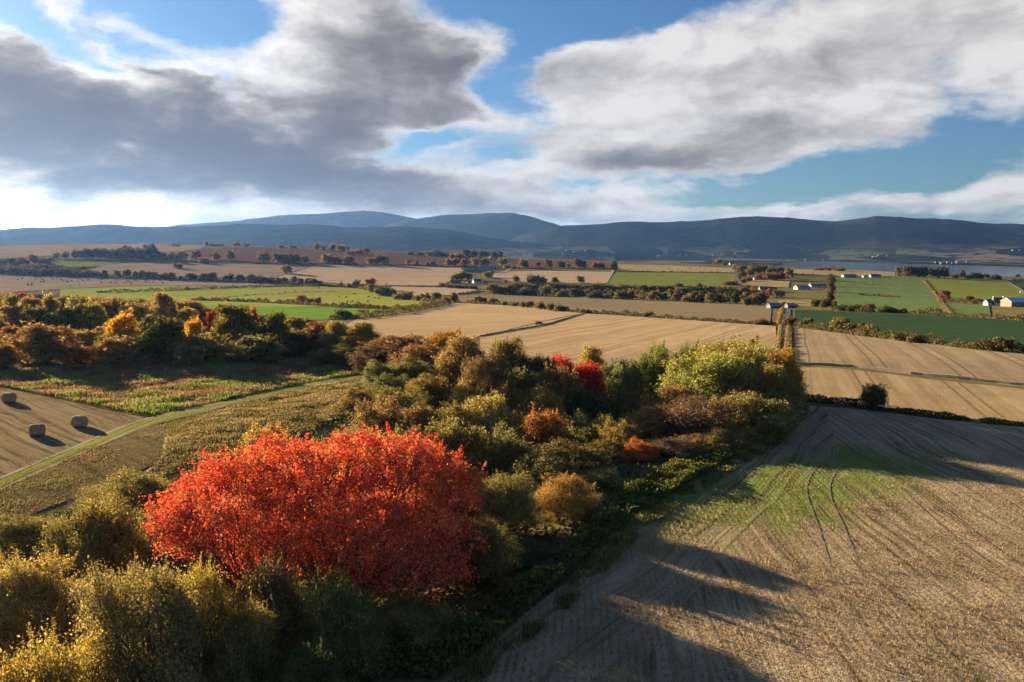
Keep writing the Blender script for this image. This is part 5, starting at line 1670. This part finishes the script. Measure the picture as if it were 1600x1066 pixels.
# ------------------------------------------------------------------ undergrowth, grass, stubble (nobody could count these)
def scatter(name, poly, n_, size, hgt, pal, tint, label, cat, seed, upright=False, mat=None, jitter_h=1.0, clumps=None, dens=None, rowang=None, rowgap=0.3):
    rng_ = np.random.default_rng(seed)
    xs = [p_[0] for p_ in poly]
    ys = [p_[1] for p_ in poly]
    X, Y = [], []
    pa = np.array(poly)
    tot = 0
    while tot < n_:
        x_ = rng_.uniform(min(xs), max(xs), n_)
        y_ = rng_.uniform(min(ys), max(ys), n_)
        inn = np.zeros(n_, bool)
        for i in range(len(poly)):
            (x1, y1), (x2, y2) = poly[i], poly[i - 1]
            if y1 == y2: continue
            c_ = ((y1 > y_) != (y2 > y_)) & (x_ < (x2 - x1) * (y_ - y1) / (y2 - y1) + x1)
            inn ^= c_
        if dens is not None:
            inn &= rng_.random(n_) < dens(x_, y_)
        X.append(x_[inn])
        Y.append(y_[inn])
        tot += inn.sum()
    X = np.concatenate(X)[:n_]
    Y = np.concatenate(Y)[:n_]
    if rowang is not None:                       # drilled rows, slightly bent
        ca, sa = math.cos(rowang), math.sin(rowang)
        U, V2 = X * ca - Y * sa, X * sa + Y * ca
        bnd = hash_noise(V2 / 14.0, U / 30.0, seed + 7, 2) * 1.2
        U = (np.round((U + bnd) / rowgap) * rowgap) - bnd + rng_.normal(size=n_) * rowgap * 0.13
        X, Y = U * ca + V2 * sa, -U * sa + V2 * ca
    cl = hash_noise(X / 3.0, Y / 3.0, seed, 4) + 0.5
    if upright:
        hh = hgt * (0.35 + 1.0 * cl) * (0.6 + 0.8 * rng_.random(n_))
        a = rng_.random(n_) * 6.283
        w_ = size * (0.6 + 0.8 * rng_.random(n_))
        lx, ly = rng_.normal(size=n_) * hh * 0.3, rng_.normal(size=n_) * hh * 0.3
        z_ = terrain(X, Y)
        v = np.empty((n_, 4, 3))
        v[:, 0] = np.stack([X - np.cos(a) * w_ / 2, Y - np.sin(a) * w_ / 2, z_ - 0.03], -1)
        v[:, 1] = np.stack([X + np.cos(a) * w_ / 2, Y + np.sin(a) * w_ / 2, z_ - 0.03], -1)
        v[:, 2] = np.stack([X + np.cos(a) * w_ * 0.25 + lx, Y + np.sin(a) * w_ * 0.25 + ly, z_ + hh], -1)
        v[:, 3] = np.stack([X - np.cos(a) * w_ * 0.25 + lx, Y - np.sin(a) * w_ * 0.25 + ly, z_ + hh * 0.92], -1)
        v = v.reshape(-1, 3)
    else:
        z_ = terrain(X, Y) + hgt * (0.15 + 1.1 * np.maximum(cl, 0)) * rng_.random(n_) ** 0.6 * jitter_h
        v = leaves(np.stack([X, Y, z_], -1), np.tile([0, 0, 1.0], (n_, 1)), np.full(n_, size), rng_, 0.9, 0.7)
    p_ = np.asarray(pal, float)
    sel = hash_noise(X / 5.0, Y / 5.0, seed + 50, 4) * 1.6 + 0.5 + rng_.normal(size=n_) * 0.14
    c = p_[np.clip((sel * len(p_)).astype(int), 0, len(p_) - 1)] * (1 + 0.25 * rng_.normal(size=(n_, 1))).clip(0.4, 1.7)
    o_ = link(name, poly_mesh(name, v, 4, mat or LEAF, np.repeat(c, 4, axis=0)))
    o_.color = (*tint, 1)
    return tag(o_, label, cat, kind='stuff')


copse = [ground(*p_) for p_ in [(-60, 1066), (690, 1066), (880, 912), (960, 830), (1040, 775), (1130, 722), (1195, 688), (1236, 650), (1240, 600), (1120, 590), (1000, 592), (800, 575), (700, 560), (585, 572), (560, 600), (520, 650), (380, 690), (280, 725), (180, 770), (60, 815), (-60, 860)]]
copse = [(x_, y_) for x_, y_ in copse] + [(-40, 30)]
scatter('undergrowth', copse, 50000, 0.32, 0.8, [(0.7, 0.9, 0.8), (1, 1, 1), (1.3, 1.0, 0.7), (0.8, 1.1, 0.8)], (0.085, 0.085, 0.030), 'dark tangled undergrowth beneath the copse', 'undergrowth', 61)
bank = [ground(*p_) for p_ in [(545, 1066), (680, 1066), (790, 985), (880, 912), (960, 838), (1040, 780), (1130, 726), (1200, 688), (1236, 655), (1222, 640), (1180, 668), (1120, 700), (1040, 738), (975, 775), (950, 800), (900, 850), (800, 930), (700, 985)]]
scatter('bramble_bank', bank, 46000, 0.19, 0.9, [(0.85, 1.1, 0.8), (1, 1.1, 1), (1.3, 1.2, 0.8), (0.8, 1.0, 0.8), (1.6, 1.2, 0.8)], (0.100, 0.130, 0.028), 'green bramble and nettle bank along the field edge', 'brambles', 62)
meadow = [ground(*p_) for p_ in [(-60, 582), (0, 580), (150, 571), (300, 560), (420, 556), (575, 568), (578, 583), (500, 595), (360, 624), (240, 650), (200, 645), (110, 626), (0, 604), (-60, 596)]]
scatter('rough_grass', meadow, 75000, 0.12, 0.40, [(0.20, 0.25, 0.06), (0.23, 0.27, 0.075), (0.25, 0.26, 0.09), (0.28, 0.25, 0.12), (0.27, 0.22, 0.12), (0.26, 0.17, 0.10), (0.23, 0.125, 0.075)], (1, 1, 1), 'rough tussocky meadow grass with rusty dock stems', 'grass', 63, True, BLADE)
slope = [ground(*p_) for p_ in [(580, 588), (500, 603), (365, 636), (262, 672), (255, 715), (200, 765), (330, 720), (450, 690), (540, 650), (600, 610)]]
scatter('bank_grass', slope, 56000, 0.105, 0.26, [(0.28, 0.235, 0.11), (0.22, 0.19, 0.08), (0.18, 0.17, 0.06), (0.33, 0.27, 0.15)], (1, 1, 1), 'dry tawny grass on the bank below the track', 'grass', 64, True, BLADE)
fr = []
for i, (x_, y_) in enumerate(eg):
    a_, b_ = eg[max(i - 1, 0)], eg[min(i + 1, len(eg) - 1)]
    t_ = Vector((b_[0] - a_[0], b_[1] - a_[1])).normalized()
    fr.append((x_ + t_.y * 1.7, y_ - t_.x * 1.7))
scatter('verge_grass', eg + fr[::-1], 16000, 0.09, 0.34, [(0.17, 0.20, 0.05), (0.24, 0.22, 0.08), (0.14, 0.16, 0.045)], (1, 1, 1), 'ragged fringe of grass where the bank meets the field', 'grass', 68, True, BLADE,
        dens=lambda x_, y_: np.clip(hash_noise(x_ / 1.6, y_ / 1.6, 5, 3) * 2.4 + 0.35, 0, 1))
mar = [ground(*p_) for p_ in [(0, 756), (120, 704), (238, 657), (365, 630), (500, 600), (372, 634), (262, 676), (252, 720), (170, 760), (60, 800), (-60, 850), (-60, 785)]]
scatter('margin_grass', mar, 26000, 0.06, 0.13, [(0.20, 0.19, 0.07), (0.24, 0.20, 0.10), (0.18, 0.155, 0.07), (0.28, 0.225, 0.13)], (1, 1, 1), 'short mixed grass on the track and the strip below it', 'grass', 67, True, BLADE)
# stubble straws on the near field, denser close by
near_poly = [('g', *p_) for p_ in eg]
npoly = eg[:8] + [(60, 78), (60, 26), (-8, 22)]
scatter('stubble_straw', npoly, 125000, 0.040, 0.15, [(0.30, 0.235, 0.145), (0.38, 0.30, 0.19), (0.24, 0.19, 0.115), (0.21, 0.20, 0.08), (0.33, 0.265, 0.165)], (1, 1, 1), 'cut straw stubble standing on the near right field', 'stubble', 65, True, BLADE,
        dens=lambda x_, y_: np.clip((48.0 / np.hypot(x_, y_)) ** 2.0, 0, 1), rowang=math.radians(3), rowgap=0.42)
bpoly = [ground(*p_) for p_ in [(-60, 628), (0, 607), (110, 629), (200, 649), (233, 655), (120, 700), (0, 752), (-60, 775)]]
scatter('bale_field_straw', bpoly, 46000, 0.05, 0.10, [(0.23, 0.185, 0.11), (0.28, 0.225, 0.14), (0.20, 0.17, 0.085)], (1, 1, 1), 'short stubble on the field with the round bales', 'stubble', 66, True, BLADE, rowang=math.radians(-48), rowgap=0.36)

# ------------------------------------------------------------------ haze
m = bpy.data.materials.new('haze_air')
m.use_nodes = True
t_ = m.node_tree
t_.nodes.clear()
o = t_.nodes.new('ShaderNodeOutputMaterial')
pv = t_.nodes.new('ShaderNodeVolumePrincipled')
pv.inputs['Color'].default_value = (0.19, 0.42, 1.0, 1)
pv.inputs['Density'].default_value = 0.000024
pv.inputs['Anisotropy'].default_value = 0.46
t_.links.new(pv.outputs[0], o.inputs['Volume'])
bm = bmesh.new()
box(bm, -18500, 18500, -18500, 18500, -62, 500)
me_ = bpy.data.meshes.new('haze')
bmesh.ops.recalc_face_normals(bm, faces=bm.faces[:])
bm.to_mesh(me_)
bm.free()
me_.materials.append(m)
tag(link('haze', me_), 'thin blue autumn haze over the valley', 'haze', kind='stuff')
